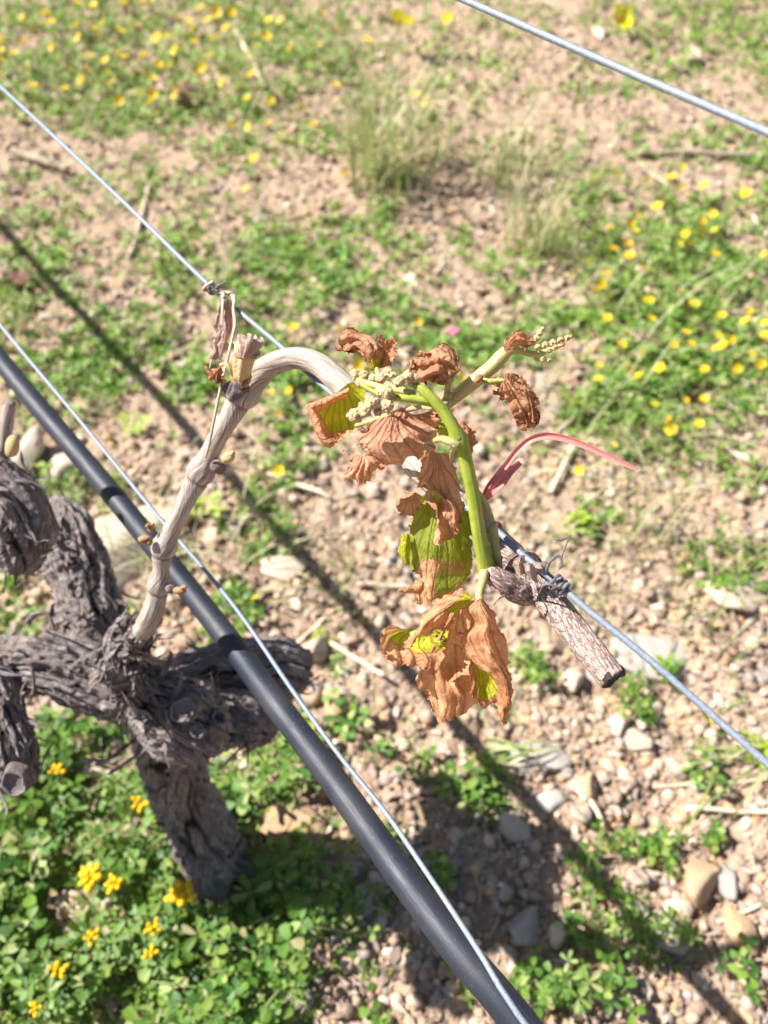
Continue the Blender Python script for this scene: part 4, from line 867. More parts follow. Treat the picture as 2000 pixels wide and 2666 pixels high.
# ------------------------------------------------------------------ leaves: crumpled sheets
def surf(rows, t0, nu=46, nv=46, tx=0.0, ty=0.0, bulge=0.0, crumple=.0016, freq=75, teeth=5, pleat=0.0, pk=9, seed=0, base=(.5, 0)):
    """rows of control points (px, py, dt in mm, g); returns verts, quads, attrs"""
    K = len(rows); m = len(rows[0]); A = np.zeros((K, m, 4))
    cx = np.mean([p[0] for r in rows for p in r]); cy = np.mean([p[1] for r in rows for p in r])
    for i, r in enumerate(rows):
        for j, p in enumerate(r):
            p = tuple(p)+(0, 0)[:max(0, 4-len(p))]; u = j/(m-1)
            A[i, j] = (p[0], p[1], t0+p[2]*.001+tx*(p[0]-cx)*1e-4+ty*(p[1]-cy)*1e-4-bulge*(1-(2*u-1)**2), p[3])
    def ev(C, n):
        k = len(C); E = np.concatenate([(2*C[0]-C[1])[None], C, (2*C[-1]-C[-2])[None]]); u = np.linspace(0, k-1-1e-9, n); i = u.astype(int); f = (u-i).reshape(-1, *([1]*(C.ndim-1)))
        a, b, c, d = E[i], E[i+1], E[i+2], E[i+3]; return .5*((2*b)+(-a+c)*f+(2*a-5*b+4*c-d)*f*f+(-a+3*b-3*c+d)*f**3)
    Bv = ev(A, nv); Bu = ev(np.swapaxes(Bv, 0, 1), nu).swapaxes(0, 1)         # nv x nu x 4
    U, Vv = np.meshgrid(np.linspace(0, 1, nu), np.linspace(0, 1, nv))
    e = np.maximum(np.maximum(np.abs(2*U-1), 2*Vv-1), 0)**7
    q = np.stack([Bu[..., 0]*.045, Bu[..., 1]*.045, np.full(U.shape, seed*3.3)], -1)
    px = Bu[..., 0]+e*teeth*(1.3*vnoise(q*1.7, seed+1)+.75*vnoise(q*5.5, seed+2)); py = Bu[..., 1]+e*teeth*(1.3*vnoise(q*1.7, seed+3)+.75*vnoise(q*5.5, seed+4))
    t = Bu[..., 2]; th = np.arctan2(U-base[0], Vv+.12-base[1])
    uu, vv = (px-1000)/2000, (1333-py)/2000
    X = np.stack([uu*t, (vv*SP+CP)*t, CAM_H+(vv*CP-SP)*t], -1)
    du = np.gradient(X, axis=1); dv = np.gradient(X, axis=0); N = np.cross(du, dv); N /= np.linalg.norm(N, axis=2)[..., None]+1e-12
    h = crumple*.8*(1.0*ridged(X*freq+seed, 2, seed)+.8*fbm(X*freq*.55, 2, seed+6)+.35*ridged(X*freq*3.2, 2, seed+7))
    if pleat: h = h+.75*pleat*np.sin(th*pk*2+1.2*vnoise(q*.8, seed+8))*np.clip(Vv*1.4, 0, 1)
    X = X+N*h[..., None]
    k = 4.2; vein = np.exp(-((np.abs((th*k/1.2+.5) % 1-.5))/.055)**2*np.clip(.25+Vv, .2, 1)**2)
    sec = np.exp(-((np.abs((Vv*7+np.abs(((th*k/1.2+.5) % 1)-.5)*2.2) % 1-.5))/.07)**2)*.55
    idx = np.arange(nu*nv).reshape(nv, nu); Q = np.stack([idx[:-1, :-1], idx[:-1, 1:], idx[1:, 1:], idx[1:, :-1]], -1).reshape(-1, 4)
    return X.reshape(-1, 3), Q, {'g': Bu[..., 3].ravel(), 'vein': np.maximum(vein, sec).ravel()}
def leaf(patches, mat, parent, label, name='leaf'):
    mb = MB()
    for rows, kw in patches: mb.add(*surf(rows, **kw)[:2], None, surf(rows, **kw)[2])
    return link(name, mb.mesh(name, M[mat]), parent, label=label)
def stalk(rows, mat, parent, name='petiole', n=40, seg=12, rough=.06):
    d = tube(pix(rows), n=n, seg=seg, disp=lambda TH, SS, RR, X: RR*rough*fbm(X*260, 2, 4)+RR*rough*.8*np.cos(TH*5))
    return link(name, mk_mesh(name, d['V'], d['Q'], d['T'], M[mat], True, d['attrs'], d['uv']), parent)

# green shoot standing up from the cane
sh1 = stalk([(1290, 1512, .324, 20), (1272, 1488, .316, 25), (1262, 1455, .311, 21), (1250, 1400, .306, 19), (1238, 1330, .301, 18.5), (1224, 1250, .296, 18), (1208, 1180, .292, 18.5), (1196, 1145, .290, 22), (1178, 1108, .288, 17), (1155, 1072, .287, 16), (1128, 1040, .286, 14), (1100, 1015, .286, 12), (1080, 1002, .287, 10)], 'shoot', vine, 'shoot', 140, 22, .035)
sh1['label'] = 'bright green shoot rising from the cane'
bud([(1196, 1142, .2815, 6.5, None, 1, 2)], 'knot', 'node_scar', sh1)
stalk([(1158, 1080, .290, 12), (1130, 1052, .289, 12), (1090, 1042, .288, 12), (1050, 1036, .288, 10), (1010, 1032, .290, 8), (975, 1020, .293, 6), (940, 1000, .296, 5)], 'shoot', sh1, 'flower_stalk', 50, 14)
stalk([(1240, 1275, .300, 7), (1262, 1310, .304, 9), (1276, 1345, .307, 9), (1281, 1362, .308, 8.5), (1283, 1368, .308, 11.5), (1288, 1410, .311, 12), (1293, 1450, .314, 11), (1296, 1480, .317, 9)], 'petiole', sh1, 'tendril', 60)
# swollen brown base where the shoot leaves the cane
C = pix([(1372, 1548, .322, 30, 1, 0), (1350, 1537, .316, 33, 1, .1), (1322, 1521, .312, 29, 1, .2), (1298, 1507, .311, 27, 1, .25), (1280, 1495, .312, 25, .9, .2), (1266, 1484, .313, 20, .7, .1)])
d = tube(C, n=90, seg=40, disp=lambda TH, SS, RR, X: RR*(.16*ridged(np.stack([np.cos(TH)*2.2, np.sin(TH)*2.2, SS*45], -1), 3, 77)+.12*fbm(X*240, 3, 78)))
link('shoot_base', mk_mesh('shoot_base', d['V'], d['Q'], d['T'], M['cane'], True, d['attrs'], d['uv']), vine)
for rows in ([[(1330, 1470, 0), (1345, 1450, -2), (1362, 1446, 0)], [(1338, 1492, 0), (1352, 1472, -4), (1366, 1468, 0)], [(1348, 1510, 0), (1356, 1500, -3), (1364, 1495, 0)]],
             [[(1345, 1545, 0), (1356, 1525, -3), (1362, 1510, 0)], [(1352, 1552, 1), (1364, 1535, -3), (1368, 1518, 0)]],
             [[(1275, 1525, 2), (1290, 1530, 0), (1310, 1540, 2)], [(1280, 1540, 2), (1300, 1545, -1), (1330, 1550, 2)]],
             [[(1352, 1470, 0), (1375, 1465, -3), (1398, 1475, 0)], [(1355, 1490, 0), (1378, 1488, -4), (1400, 1505, 0)], [(1368, 1505, 0), (1385, 1508, -2), (1400, 1520, 0)]],
             [[(1388, 1462, 0), (1410, 1464, -2), (1428, 1470, 0)], [(1385, 1480, 0), (1408, 1482, -3), (1428, 1482, 0)]]):
    v, q, at = surf(rows, .304, nu=24, nv=20, crumple=.0009, freq=180, teeth=4, seed=len(rows)+int(rows[0][0][0]) % 7)
    link('bark_flake', mk_mesh('bark_flake', v, q, None, M['leaf_old'], True, at), cane)
bud([(1418, 1471, .300, 10, None, 1, 28)], 'knot', 'tendril_stub', cane)
stalk([(1262, 1490, .309, 13), (1256, 1515, .306, 11), (1248, 1545, .304, 11), (1252, 1580, .302, 9), (1250, 1620, .302, 5)], 'petiole', sh1)
A1 = [[(1234, 1560, 0), (1245, 1556, -2), (1255, 1556, -2), (1264, 1556, 0)], [(1200, 1588, 2), (1228, 1590, -3), (1262, 1588, -5), (1288, 1592, 2)], [(1222, 1625, 4), (1245, 1625, -1), (1272, 1625, -6), (1299, 1630, 3)], [(1178, 1662, 5), (1220, 1660, 0), (1270, 1660, -5), (1313, 1665, 4)],
      [(1195, 1692, 5), (1235, 1700, 0), (1280, 1700, -5), (1326, 1705, 5)], [(1222, 1722, 4), (1258, 1728, 0), (1296, 1735, -4), (1333, 1745, 5)], [(1280, 1758, 3), (1302, 1765, -1), (1320, 1770, -3), (1338, 1785, 5)], [(1300, 1800, 4), (1312, 1805, 0), (1325, 1810, -2), (1338, 1820, 5)], [(1290, 1840, 5), (1305, 1845, 0), (1320, 1848, -2), (1334, 1852, 5)], [(1298, 1882, 5), (1305, 1890, 3), (1312, 1892, 3), (1320, 1884, 5)]]
A2 = [[(1158, 1590, 2), (1185, 1585, 0), (1215, 1582, 0), (1250, 1590, 0)], [(1135, 1640, 0), (1165, 1632, -2), (1205, 1630, 2), (1258, 1640, 0)], [(1106, 1692, 0), (1150, 1682, -3), (1195, 1678, 3), (1262, 1690, -2)], [(1086, 1745, 4), (1135, 1732, -3), (1185, 1732, 4), (1258, 1740, -3)], [(1092, 1792, 6), (1138, 1786, 0), (1185, 1786, -5), (1248, 1780, 3)], [(1112, 1832, 7), (1150, 1830, 3), (1195, 1826, -3), (1240, 1815, 4)], [(1126, 1866, 8), (1150, 1872, 4), (1182, 1868, 1), (1215, 1840, 6)]]
A3 = [[(1226, 1720, 0, .3), (1245, 1716, 0, .9), (1264, 1722, 0, .5)], [(1228, 1765, -2, 0), (1258, 1765, 2, 1), (1288, 1765, -1, .9)], [(1231, 1810, -2, 0), (1262, 1806, 3, .9), (1294, 1790, -1, 1)], [(1240, 1830, 0, 0), (1265, 1825, 2, .4), (1298, 1815, 0, .2)], [(1250, 1846, 2, 0), (1272, 1840, 3, 0), (1295, 1832, 2, 0)]]
A4 = [[(1015, 1628, -3, 0), (1060, 1640, 2, .3), (1110, 1632, 2, .6), (1158, 1635, 0, .3)], [(997, 1655, -3, 0), (1040, 1660, 3, .9), (1105, 1655, 3, .9), (1165, 1660, 0, .8)], [(997, 1688, -4, 0), (1045, 1685, 3, .3), (1090, 1682, 3, 1), (1150, 1672, 0, .9)], [(1020, 1718, -3, 0), (1060, 1712, 0, 0), (1105, 1716, 0, 0), (1155, 1715, 0, 0)], [(1024, 1740, -4, 0), (1060, 1734, -1, 0), (1090, 1740, 0, 0), (1130, 1760, 0, 0)]]
A5 = [[(1232, 1542, 1, 1), (1230, 1560, -2, 1), (1222, 1578, 0, 1)], [(1192, 1544, 2, 0), (1188, 1570, -4, .6), (1176, 1602, 1, 1)], [(1152, 1560, 3, 0), (1152, 1592, -6, 0), (1164, 1636, 1, .2)], [(1112, 1588, 3, 0), (1118, 1616, -6, 0), (1138, 1652, 2, 0)], [(1084, 1625, 4, 0), (1092, 1645, -5, 0), (1108, 1662, 2, 0)], [(1054, 1668, 5, 0), (1060, 1688, -2, 0), (1072, 1694, 3, 0)]]
leaf([(A1, dict(t0=.304, pleat=.0011, pk=7, crumple=.0011, seed=1, nv=80, ty=.1)), (A2, dict(t0=.322, pleat=.0022, pk=6, crumple=.0016, seed=2, nv=60, nu=60, ty=.1)), (A3, dict(t0=.314, pleat=.0008, seed=3, crumple=.0008)), (A4, dict(t0=.318, pleat=.001, seed=4, crumple=.0014, teeth=8)), (A5, dict(t0=.302, pleat=.001, seed=5, crumple=.0014, teeth=6))],
     'leaf', sh1, 'largest scorched leaf, orange brown and folded, hanging lowest')
Bm = [[(1100, 1290, 0, .9), (1130, 1282, 0, .9), (1170, 1290, 0, .9), (1205, 1310, 2, .9)], [(1076, 1340, 2, .9), (1120, 1335, -2, 1), (1170, 1340, -2, 1), (1222, 1350, 3, 1)], [(1066, 1390, 3, .9), (1115, 1390, -3, 1), (1170, 1390, -2, 1), (1230, 1400, 4, 1)], [(1064, 1440, 3, .8), (1115, 1435, -3, 1), (1170, 1435, -2, 1), (1232, 1445, 4, .8)], [(1070, 1484, 3, .7), (1118, 1465, -2, .3), (1165, 1470, -2, .5), (1224, 1485, 4, .5)], [(1090, 1505, 3, 0), (1115, 1505, 0, 0), (1155, 1505, 0, .7), (1216, 1505, 4, .6)], [(1078, 1538, 3, 0), (1110, 1530, 0, .1), (1150, 1535, 0, .9), (1203, 1528, 4, .2)], [(1080, 1572, 4, 0), (1110, 1574, 2, 0), (1140, 1568, 2, .2), (1182, 1550, 4, 0)]]
B2 = [[(1048, 1392, 2, .8), (1060, 1390, 0, .8), (1070, 1392, 2, .6)], [(1038, 1425, 1, 1), (1054, 1425, -1, 1), (1070, 1425, 2, .7)], [(1042, 1452, 1, 1), (1056, 1452, -1, 1), (1070, 1455, 2, .5)], [(1050, 1468, 2, .4), (1060, 1472, 0, .3), (1070, 1474, 2, .1)]]
B3 = [[(1060, 1280, 2), (1080, 1280, -1), (1102, 1288, 1)], [(1042, 1302, 2), (1070, 1305, -2), (1098, 1308, 1)], [(1035, 1328, 2), (1065, 1328, -1), (1090, 1328, 1)], [(1042, 1346, 2), (1062, 1346, 0), (1082, 1344, 1)]]
B4 = [[(1095, 1505, 2), (1100, 1520, 0), (1092, 1545, 2)], [(1075, 1520, 1), (1078, 1532, 0), (1078, 1545, 1)], [(1038, 1542, -3), (1040, 1544, -3), (1042, 1547, -3)]]
pet = (1178, 1255)
leaf([(Bm, dict(t0=.322, crumple=.0007, seed=11, nv=70, nu=60, teeth=7, pleat=.0006, pk=4)), (B3, dict(t0=.318, seed=13, nu=24, nv=24)), (B4, dict(t0=.322, seed=14, nu=20, nv=24, teeth=2))],
     'leaf_olive', sh1, 'half green leaf with brown lower edge hanging beside the green shoot')
leaf([(B2, dict(t0=.320, crumple=.0006, seed=12, nu=20, nv=26, teeth=3))], 'leaf', sh1, 'bright yellow folded lobe at the left of the half green leaf', 'leaf_lobe')  # sunlit fold of the same leaf, kept in the brighter leaf colour
C1 = [[(1092, 1182, 2), (1120, 1170, 0), (1150, 1176, 0), (1182, 1180, 2)], [(1090, 1222, 2), (1122, 1218, -3), (1155, 1220, -2), (1190, 1225, 3)], [(1082, 1258, 3), (1120, 1260, -3), (1155, 1262, 1), (1198, 1262, 3)], [(1104, 1288, 3, .2), (1132, 1288, 0, .6), (1160, 1292, -3), (1204, 1298, 3)], [(1130, 1312, 0), (1150, 1315, 3, .5), (1178, 1322, -3), (1208, 1330, 4)], [(1136, 1355, -2), (1154, 1350, 4), (1178, 1352, -1), (1206, 1358, 3)], [(1138, 1385, -2), (1157, 1368, 4), (1176, 1362, 0), (1202, 1372, 2)], [(1146, 1414, 0), (1152, 1412, 1), (1196, 1388, 1), (1203, 1388, 2)]]
leaf([(C1, dict(t0=.309, pleat=.0022, pk=8, crumple=.0018, seed=21, nu=60, nv=70, teeth=4, freq=95))], 'leaf_pink', sh1, 'narrow purplish brown leaf hanging in front of the half green leaf')
stalk([(1186, 1156, .287, 10), (1180, 1174, .292, 8), (1175, 1195, .300, 5), (1172, 1210, .307, 2)], 'petiole', sh1)
D1 = [[(948, 1106, 2, .1), (1000, 1086, -1, 0), (1060, 1090, 2, 0), (1112, 1098, 0, 0)], [(936, 1140, 3, 0), (990, 1130, -3, 0), (1055, 1125, -2, 0), (1122, 1122, 0, 0)], [(936, 1168, 3, 0), (990, 1162, -3, 0), (1060, 1158, -4, 0), (1130, 1148, 0, 0)], [(980, 1192, 2, 0), (1020, 1196, -1, 0), (1070, 1186, -1, 0), (1124, 1165, 0, 0)], [(998, 1212, 5, 0), (1030, 1214, 4, 0), (1065, 1200, 4, 0), (1112, 1178, 2, 0)]]
D2 = [[(893, 1178, 4), (930, 1180, 1), (960, 1176, 0), (992, 1178, 0)], [(908, 1204, 3), (935, 1205, -2), (965, 1200, -2), (1000, 1200, 0)], [(897, 1238, 4), (925, 1235, 0), (955, 1228, -2), (996, 1215, 2)], [(898, 1250, 6), (930, 1257, 3), (955, 1256, 3), (972, 1238, 4)]]
D3 = [[(1020, 1078, -3), (1050, 1056, -1), (1085, 1076, 3), (1134, 1060, 0)], [(1030, 1092, -2), (1060, 1084, -4), (1095, 1090, 2), (1142, 1084, -1)], [(1045, 1112, 0), (1070, 1108, -2), (1100, 1112, 1), (1135, 1118, 0)]]
D4 = [[(1142, 1098, 0, .9), (1152, 1100, 0, 1), (1166, 1108, 0, 1)], [(1140, 1120, 0, 1), (1154, 1122, -2, 1), (1168, 1130, 0, 1)], [(1146, 1138, 0, .9), (1158, 1140, 0, .9), (1166, 1146, 0, .8)]]
leaf([(D1, dict(t0=.300, pleat=.0009, pk=5, crumple=.0014, seed=31, nu=60, nv=50, teeth=7)), (D2, dict(t0=.305, pleat=.001, crumple=.0018, seed=32, teeth=8)), (D3, dict(t0=.305, crumple=.0018, pleat=.0012, seed=33, teeth=6)), (D4, dict(t0=.303, crumple=.0006, seed=34, nu=20, nv=20, teeth=2))],
     'leaf_pink', sh1, 'broad reddish brown leaf pointing left from the shoot node')
stalk([(1194, 1160, .288, 10), (1172, 1150, .288, 10), (1150, 1143, .291, 9), (1126, 1149, .296, 6), (1102, 1154, .2985, 3), (1085, 1157, .301, 1.5)], 'petiole', sh1)
E1 = [[(826, 1048, 0, .2), (868, 1030, 0, .5), (908, 998, 0, .9), (932, 996, 1, .8)], [(822, 1066, 2, .4), (865, 1056, 3, 1), (905, 1035, 2, 1), (950, 1026, 1, .9)], [(828, 1090, 3, .7), (865, 1082, 4, 1), (902, 1075, 3, 1), (945, 1060, 1, 1)], [(836, 1118, 2, .5), (870, 1112, 3, 1), (905, 1108, 2, 1), (932, 1105, 1, .9)], [(846, 1140, 0, 0), (874, 1132, 1, .2), (902, 1124, 1, .3), (926, 1112, 1, .6)], [(852, 1158, -3, 0), (880, 1150, -2, 0), (902, 1134, -1, 0), (922, 1118, 0, 0)]]
E2 = [[(798, 1052, 4), (850, 1030, 4), (906, 1008, 4)], [(806, 1056, -3), (853, 1036, -3), (908, 1014, -2)], [(818, 1070, -2), (856, 1050, -3), (908, 1026, -1)], [(828, 1076, 2, .5), (860, 1056, 2, .5), (908, 1034, 2, .7)]]
E3 = [[(798, 1052, 4), (816, 1098, 4), (838, 1148, 4), (862, 1166, 3)], [(806, 1056, -3), (824, 1098, -3), (846, 1144, -3), (870, 1160, -2)], [(816, 1066, -2), (832, 1100, -3), (850, 1138, -2), (878, 1152, 0)], [(826, 1074, 2, .4), (840, 1104, 2, .5), (856, 1130, 1, .3), (884, 1144, 1)]]
leaf([(E1, dict(t0=.338, crumple=.0008, seed=41, nu=50, nv=50, pleat=.0006, teeth=3)), (E2, dict(t0=.335, crumple=.0008, seed=42, nu=40, nv=24, teeth=3)), (E3, dict(t0=.335, crumple=.0009, seed=43, nu=40, nv=24, teeth=3))],
     'leaf', sh1, 'yellow green leaf with curled brown rim on the left')
stalk([(928, 1108, .338, 6), (970, 1095, .325, 7), (1030, 1075, .312, 7), (1100, 1060, .300, 7), (1150, 1072, .292, 7)], 'petiole', sh1)
# second shoot, drying, behind the first
sh2 = stalk([(1105, 1232, .352, 17), (1112, 1170, .345, 16), (1128, 1110, .338, 16), (1152, 1062, .333, 17), (1190, 1030, .330, 18), (1240, 990, .327, 19), (1285, 952, .325, 19), (1318, 918, .324, 17), (1345, 912, .323, 10), (1390, 922, .322, 8), (1430, 912, .321, 6), (1470, 895, .320, 4)], 'shoot_dry', vine, 'shoot', 120, 20, .05)
sh2['label'] = 'yellowish drying shoot pointing up right with a flower cluster at its tip'
bud([(1158, 1052, .327, 15, axis_px(0, 0, 5, -8), 1.5, 31), (1168, 1028, .326, 11, None, 1, 32)], 'petiole', 'node', sh2); bud([(1246, 986, .318, 11, axis_px(0, 0, 7, -6), 1.3, 33)], 'bud_scale', 'node', sh2)
G1 = [[(1166, 990, 2), (1178, 968, 0), (1188, 945, 2)], [(1142, 985, 3), (1162, 945, -4), (1172, 918, 2)], [(1115, 988, 0), (1132, 945, -5), (1150, 912, 2)], [(1098, 996, 3), (1106, 955, -3), (1118, 932, 2)], [(1070, 968, 2), (1078, 952, 0), (1090, 928, 2)]]
G2 = [[(1160, 935, 0), (1180, 930, 0), (1190, 950, 2)], [(1164, 960, -2), (1180, 955, -3), (1190, 970, 2)], [(1170, 985, 2), (1178, 990, 0), (1186, 985, 2)]]
leaf([(G1, dict(t0=.322, crumple=.0030, freq=110, pleat=.0022, pk=8, seed=51, teeth=9, nu=60, nv=60)), (G2, dict(t0=.324, crumple=.0022, freq=120, seed=52, teeth=5))], 'leaf_dark', sh2, 'dark brown shrivelled leaf above the two stems')
stalk([(1162, 1036, .327, 8), (1166, 1010, .325, 8), (1172, 975, .321, 8), (1170, 940, .320, 5)], 'petiole', sh2)
H1 = [[(1288, 982, 1), (1312, 978, -1), (1348, 974, 1)], [(1294, 1012, 2), (1326, 1004, -5), (1368, 994, 2)], [(1304, 1046, 3), (1345, 1036, -5), (1386, 1016, 2)], [(1342, 1078, 3), (1366, 1070, -4), (1396, 1052, 2)], [(1354, 1098, 3), (1380, 1112, 0), (1404, 1088, 3)]]
H2 = [[(1345, 985, 0), (1362, 985, -2), (1372, 1000, 0)], [(1352, 1010, -2), (1375, 1010, -4), (1390, 1020, 1)], [(1370, 1050, 1), (1385, 1050, -2), (1400, 1055, 2)], [(1380, 1112, 1), (1395, 1095, 0), (1406, 1085, 2)]]
leaf([(H1, dict(t0=.322, crumple=.0028, freq=110, pleat=.0022, pk=9, seed=61, teeth=9, nu=60, nv=60)), (H2, dict(t0=.319, crumple=.002, freq=140, pleat=.0015, seed=62, teeth=5))], 'leaf_dark', sh2, 'dark shrivelled leaf dangling below the drying shoot')
stalk([(1252, 990, .322, 9), (1275, 994, .321, 8), (1298, 992, .321, 7), (1315, 990, .320, 4)], 'petiole', sh2)
F1 = [[(966, 956, 0, .7), (978, 964, 0, .7), (990, 962, 0, .7)], [(938, 924, 2, .2), (965, 925, -4, .4), (994, 925, 2, .3)], [(920, 906, 2), (950, 898, -4), (986, 900, 2)], [(902, 908, 3), (930, 884, -3), (952, 882, 2)], [(880, 912, 3), (886, 890, 0), (894, 866, 3)]]
F2 = [[(976, 964, 0, .5), (995, 962, 0, .5), (1012, 958, 0)], [(984, 926, 2, .3), (1004, 930, 4), (1022, 940, 0)], [(988, 900, 1), (1008, 905, 5), (1038, 914, 0)], [(988, 874, 0), (1008, 884, 3), (1030, 876, 0)]]
leaf([(F1, dict(t0=.335, crumple=.0022, freq=110, pleat=.0014, seed=71, teeth=7, nu=50, nv=60)), (F2, dict(t0=.336, crumple=.0018, freq=110, pleat=.001, seed=72, teeth=6))], 'leaf_dark', sh1, 'two lobed shrivelled brown leaf topmost left of the cluster')
stalk([(980, 955, .335, 6), (990, 985, .325, 6), (1020, 1005, .31, 6), (1060, 1025, .295, 6)], 'petiole', sh1)
I1 = [[(1180, 1112, 0), (1206, 1094, -2), (1228, 1106, 1)], [(1186, 1136, 1), (1212, 1124, -3), (1242, 1124, 1)], [(1200, 1160, 1), (1220, 1154, -2), (1239, 1152, 1)], [(1214, 1176, 1), (1225, 1180, 0), (1234, 1172, 1)]]
leaf([(I1, dict(t0=.305, crumple=.0020, freq=120, pleat=.001, seed=81, teeth=5))], 'leaf_pink', sh1, 'small crumpled leaf tucked behind the green shoot')
J1 = [[(1310, 905, 0), (1318, 912, 0), (1330, 915, 0)], [(1320, 886, 0), (1330, 892, -2), (1340, 905, 0)], [(1338, 868, 0), (1346, 880, -3), (1352, 898, 0)], [(1358, 868, 0), (1362, 882, -2), (1364, 898, 0)], [(1376, 890, 0), (1376, 896, 0), (1374, 902, 0)]]
leaf([(J1, dict(t0=.320, crumple=.0018, freq=150, pleat=.001, seed=91, teeth=3, nu=36, nv=40))], 'leaf_dark', sh2, 'tiny curled leaf at the tip of the drying shoot')
# flower bud clusters
def cluster(parts, mat, parent, label, extra=10, seed=0):
    mb = MB(); rr = random.Random(seed)
    for (x, y, t, r) in parts:
        r = r*.95
        for k in range(int(extra*1.7)):
            a, b = rr.uniform(0, 6.28), rr.random()**.5; ox, oy = math.cos(a)*b*r*.75, math.sin(a)*b*r*.75; s = r*rr.uniform(.20, .34)
            blob_into(mb, P(x+ox, y+oy, t-(1-b*b)*r*.7*t/2000), s*t/2000, (rr.uniform(-1, 1), rr.uniform(-1, 1), 1), rr.uniform(1, 1.35), k, .08, ICO2)
        blob_into(mb, P(x, y, t+r*.1*t/2000), r*.86*t/2000, None, 1, 3, .1, ICO2)
    link('flower_cluster', mb.mesh('flower_cluster', M[mat]), parent, label=label)
cluster([(925, 1082, .286, 24), (948, 1068, .285, 23), (968, 1050, .285, 22), (984, 1072, .287, 14), (1010, 1056, .285, 20), (1006, 1020, .285, 22), (990, 1020, .286, 16), (1016, 1030, .287, 15)], 'buds', sh1, 'pale pinkish flower cluster in front of the yellow green leaf', 11, 1)
cluster([(1040, 994, .286, 18), (1062, 980, .285, 19), (1080, 985, .286, 15), (1072, 998, .287, 13)], 'buds', sh1, 'mauve tinged flower cluster at the shoot tip', 9, 2)
cluster([(925, 975, .305, 16), (948, 978, .303, 17), (970, 985, .302, 14), (992, 985, .300, 18), (1010, 970, .300, 17), (1024, 978, .298, 13), (935, 998, .303, 12)], 'buds', sh1, 'brownish flower cluster under the topmost left leaf', 8, 3)
stalk([(930, 990, .303, 7), (965, 1000, .300, 8), (1000, 1010, .296, 8), (1040, 1015, .292, 9), (1080, 1025, .289, 9)], 'shoot_dry', sh1, 'flower_stalk')
cluster([(1400, 904, .318, 10), (1420, 898, .317, 11), (1440, 892, .317, 11), (1460, 886, .317, 11), (1478, 880, .318, 9), (1487, 876, .318, 6), (1428, 912, .316, 10), (1446, 905, .316, 9), (1465, 896, .317, 8)], 'buds_green', sh2, 'greenish conical flower cluster at the end of the drying shoot', 6, 4)
cluster([(1398, 880, .320, 10), (1405, 868, .320, 10), (1413, 856, .320, 7), (1388, 892, .320, 9)], 'buds', sh2, 'small upright flower cluster beside the conical one', 6, 5)
cluster([(1415, 935, .320, 9), (1430, 938, .320, 7)], 'buds_green', sh2, 'small drooping bud group below the conical cluster', 5, 6)
# small leaves by the knot
K1 = [[(604, 975, 0, .6), (608, 968, 0, .6), (612, 962, 0, .6)], [(575, 972, 0), (578, 960, 0), (582, 948, 0)]]
KF = [[(572, 950, 0), (576, 952, -1), (580, 954, 0)], [(550, 962, 1), (562, 972, -2), (582, 978, 1)], [(534, 962, 1), (552, 985, -3), (582, 998, 1)], [(532, 950, 2), (548, 996, 0), (588, 990, 2)]]
leaf([(KF, dict(t0=.385, crumple=.0010, freq=150, pleat=.0020, pk=9, seed=95, teeth=6, nu=50, nv=36))], 'leaf_dark', cane, 'tiny pleated brown leaf hanging left of the dark knot')
stalk([(612, 985, .386, 6), (602, 965, .382, 6), (588, 948, .381, 5), (574, 950, .383, 4)], 'shoot_dry', cane)
KT = [[(612, 930, 6), (634, 930, -1), (664, 930, 5)], [(612, 908, 5), (640, 908, -3), (676, 916, 5)], [(614, 888, 5), (645, 886, -4), (684, 900, 5)], [(622, 872, 6), (648, 868, 0), (672, 880, 6)]]
leaf([(KT, dict(t0=.372, crumple=.0016, freq=150, pleat=.0018, pk=8, seed=96, teeth=6, nu=50, nv=40))], 'leaf_old', cane, 'downy crumpled leaf crowning the opening bud')

# ------------------------------------------------------------------ tendril, dead leaf, coil, strap
C = pix([(536, 1190, .408, 3.5), (545, 1155, .400, 3.8), (560, 1080, .392, 4), (580, 985, .390, 4.2), (596, 920, .394, 4.2), (607, 870, .400, 4.2), (612, 842, .405, 4.8), (608, 805, .411, 4), (610, 790, .414, 5), (608, 772, .418, 7), (590, 762, .420, 5), (572, 762, .422, 4), (548, 758, .424, 4), (530, 754, .424, 4), (540, 742, .420, 4), (556, 733, .418, 4)])
d = tube(C, n=130, seg=10); link('tendril', mk_mesh('tendril', d['V'], d['Q'], d['T'], M['tendril'], True, d['attrs'], d['uv']), vine, label='long dry tendril climbing from the cane to the wire')
def coil(p0, p1, turns, r, w, label, tails=()):
    a, b = P(*p0), P(*p1); ax = b-a; L = np.linalg.norm(ax); ax /= L; n1 = np.cross(ax, [0, 0, 1.0]); n1 /= np.linalg.norm(n1); n2 = np.cross(ax, n1); mb = MB(); pts = []
    for k in range(turns*12+1):
        u = k/(turns*12); th = u*turns*2*math.pi; rr = r*(1+.12*math.sin(k*1.3)); pts.append(list(a+ax*L*u+n1*rr*math.cos(th)+n2*rr*math.sin(th))+[w])
    tube_into(mb, pts, n=turns*20, seg=8)
    for t in tails: tube_into(mb, pix(t), n=40, seg=8)
    link('tendril_coil', mb.mesh('tendril_coil', M['coil']), label=label, category='tendril')
coil((540, 742, .4285), (560, 758, .424), 3, .0026, .0007, 'dark tendril coil wound round the middle wire above the dead leaf', ([(560, 752, .418, 3), (572, 742, .415, 3), (588, 734, .414, 2.5)],))
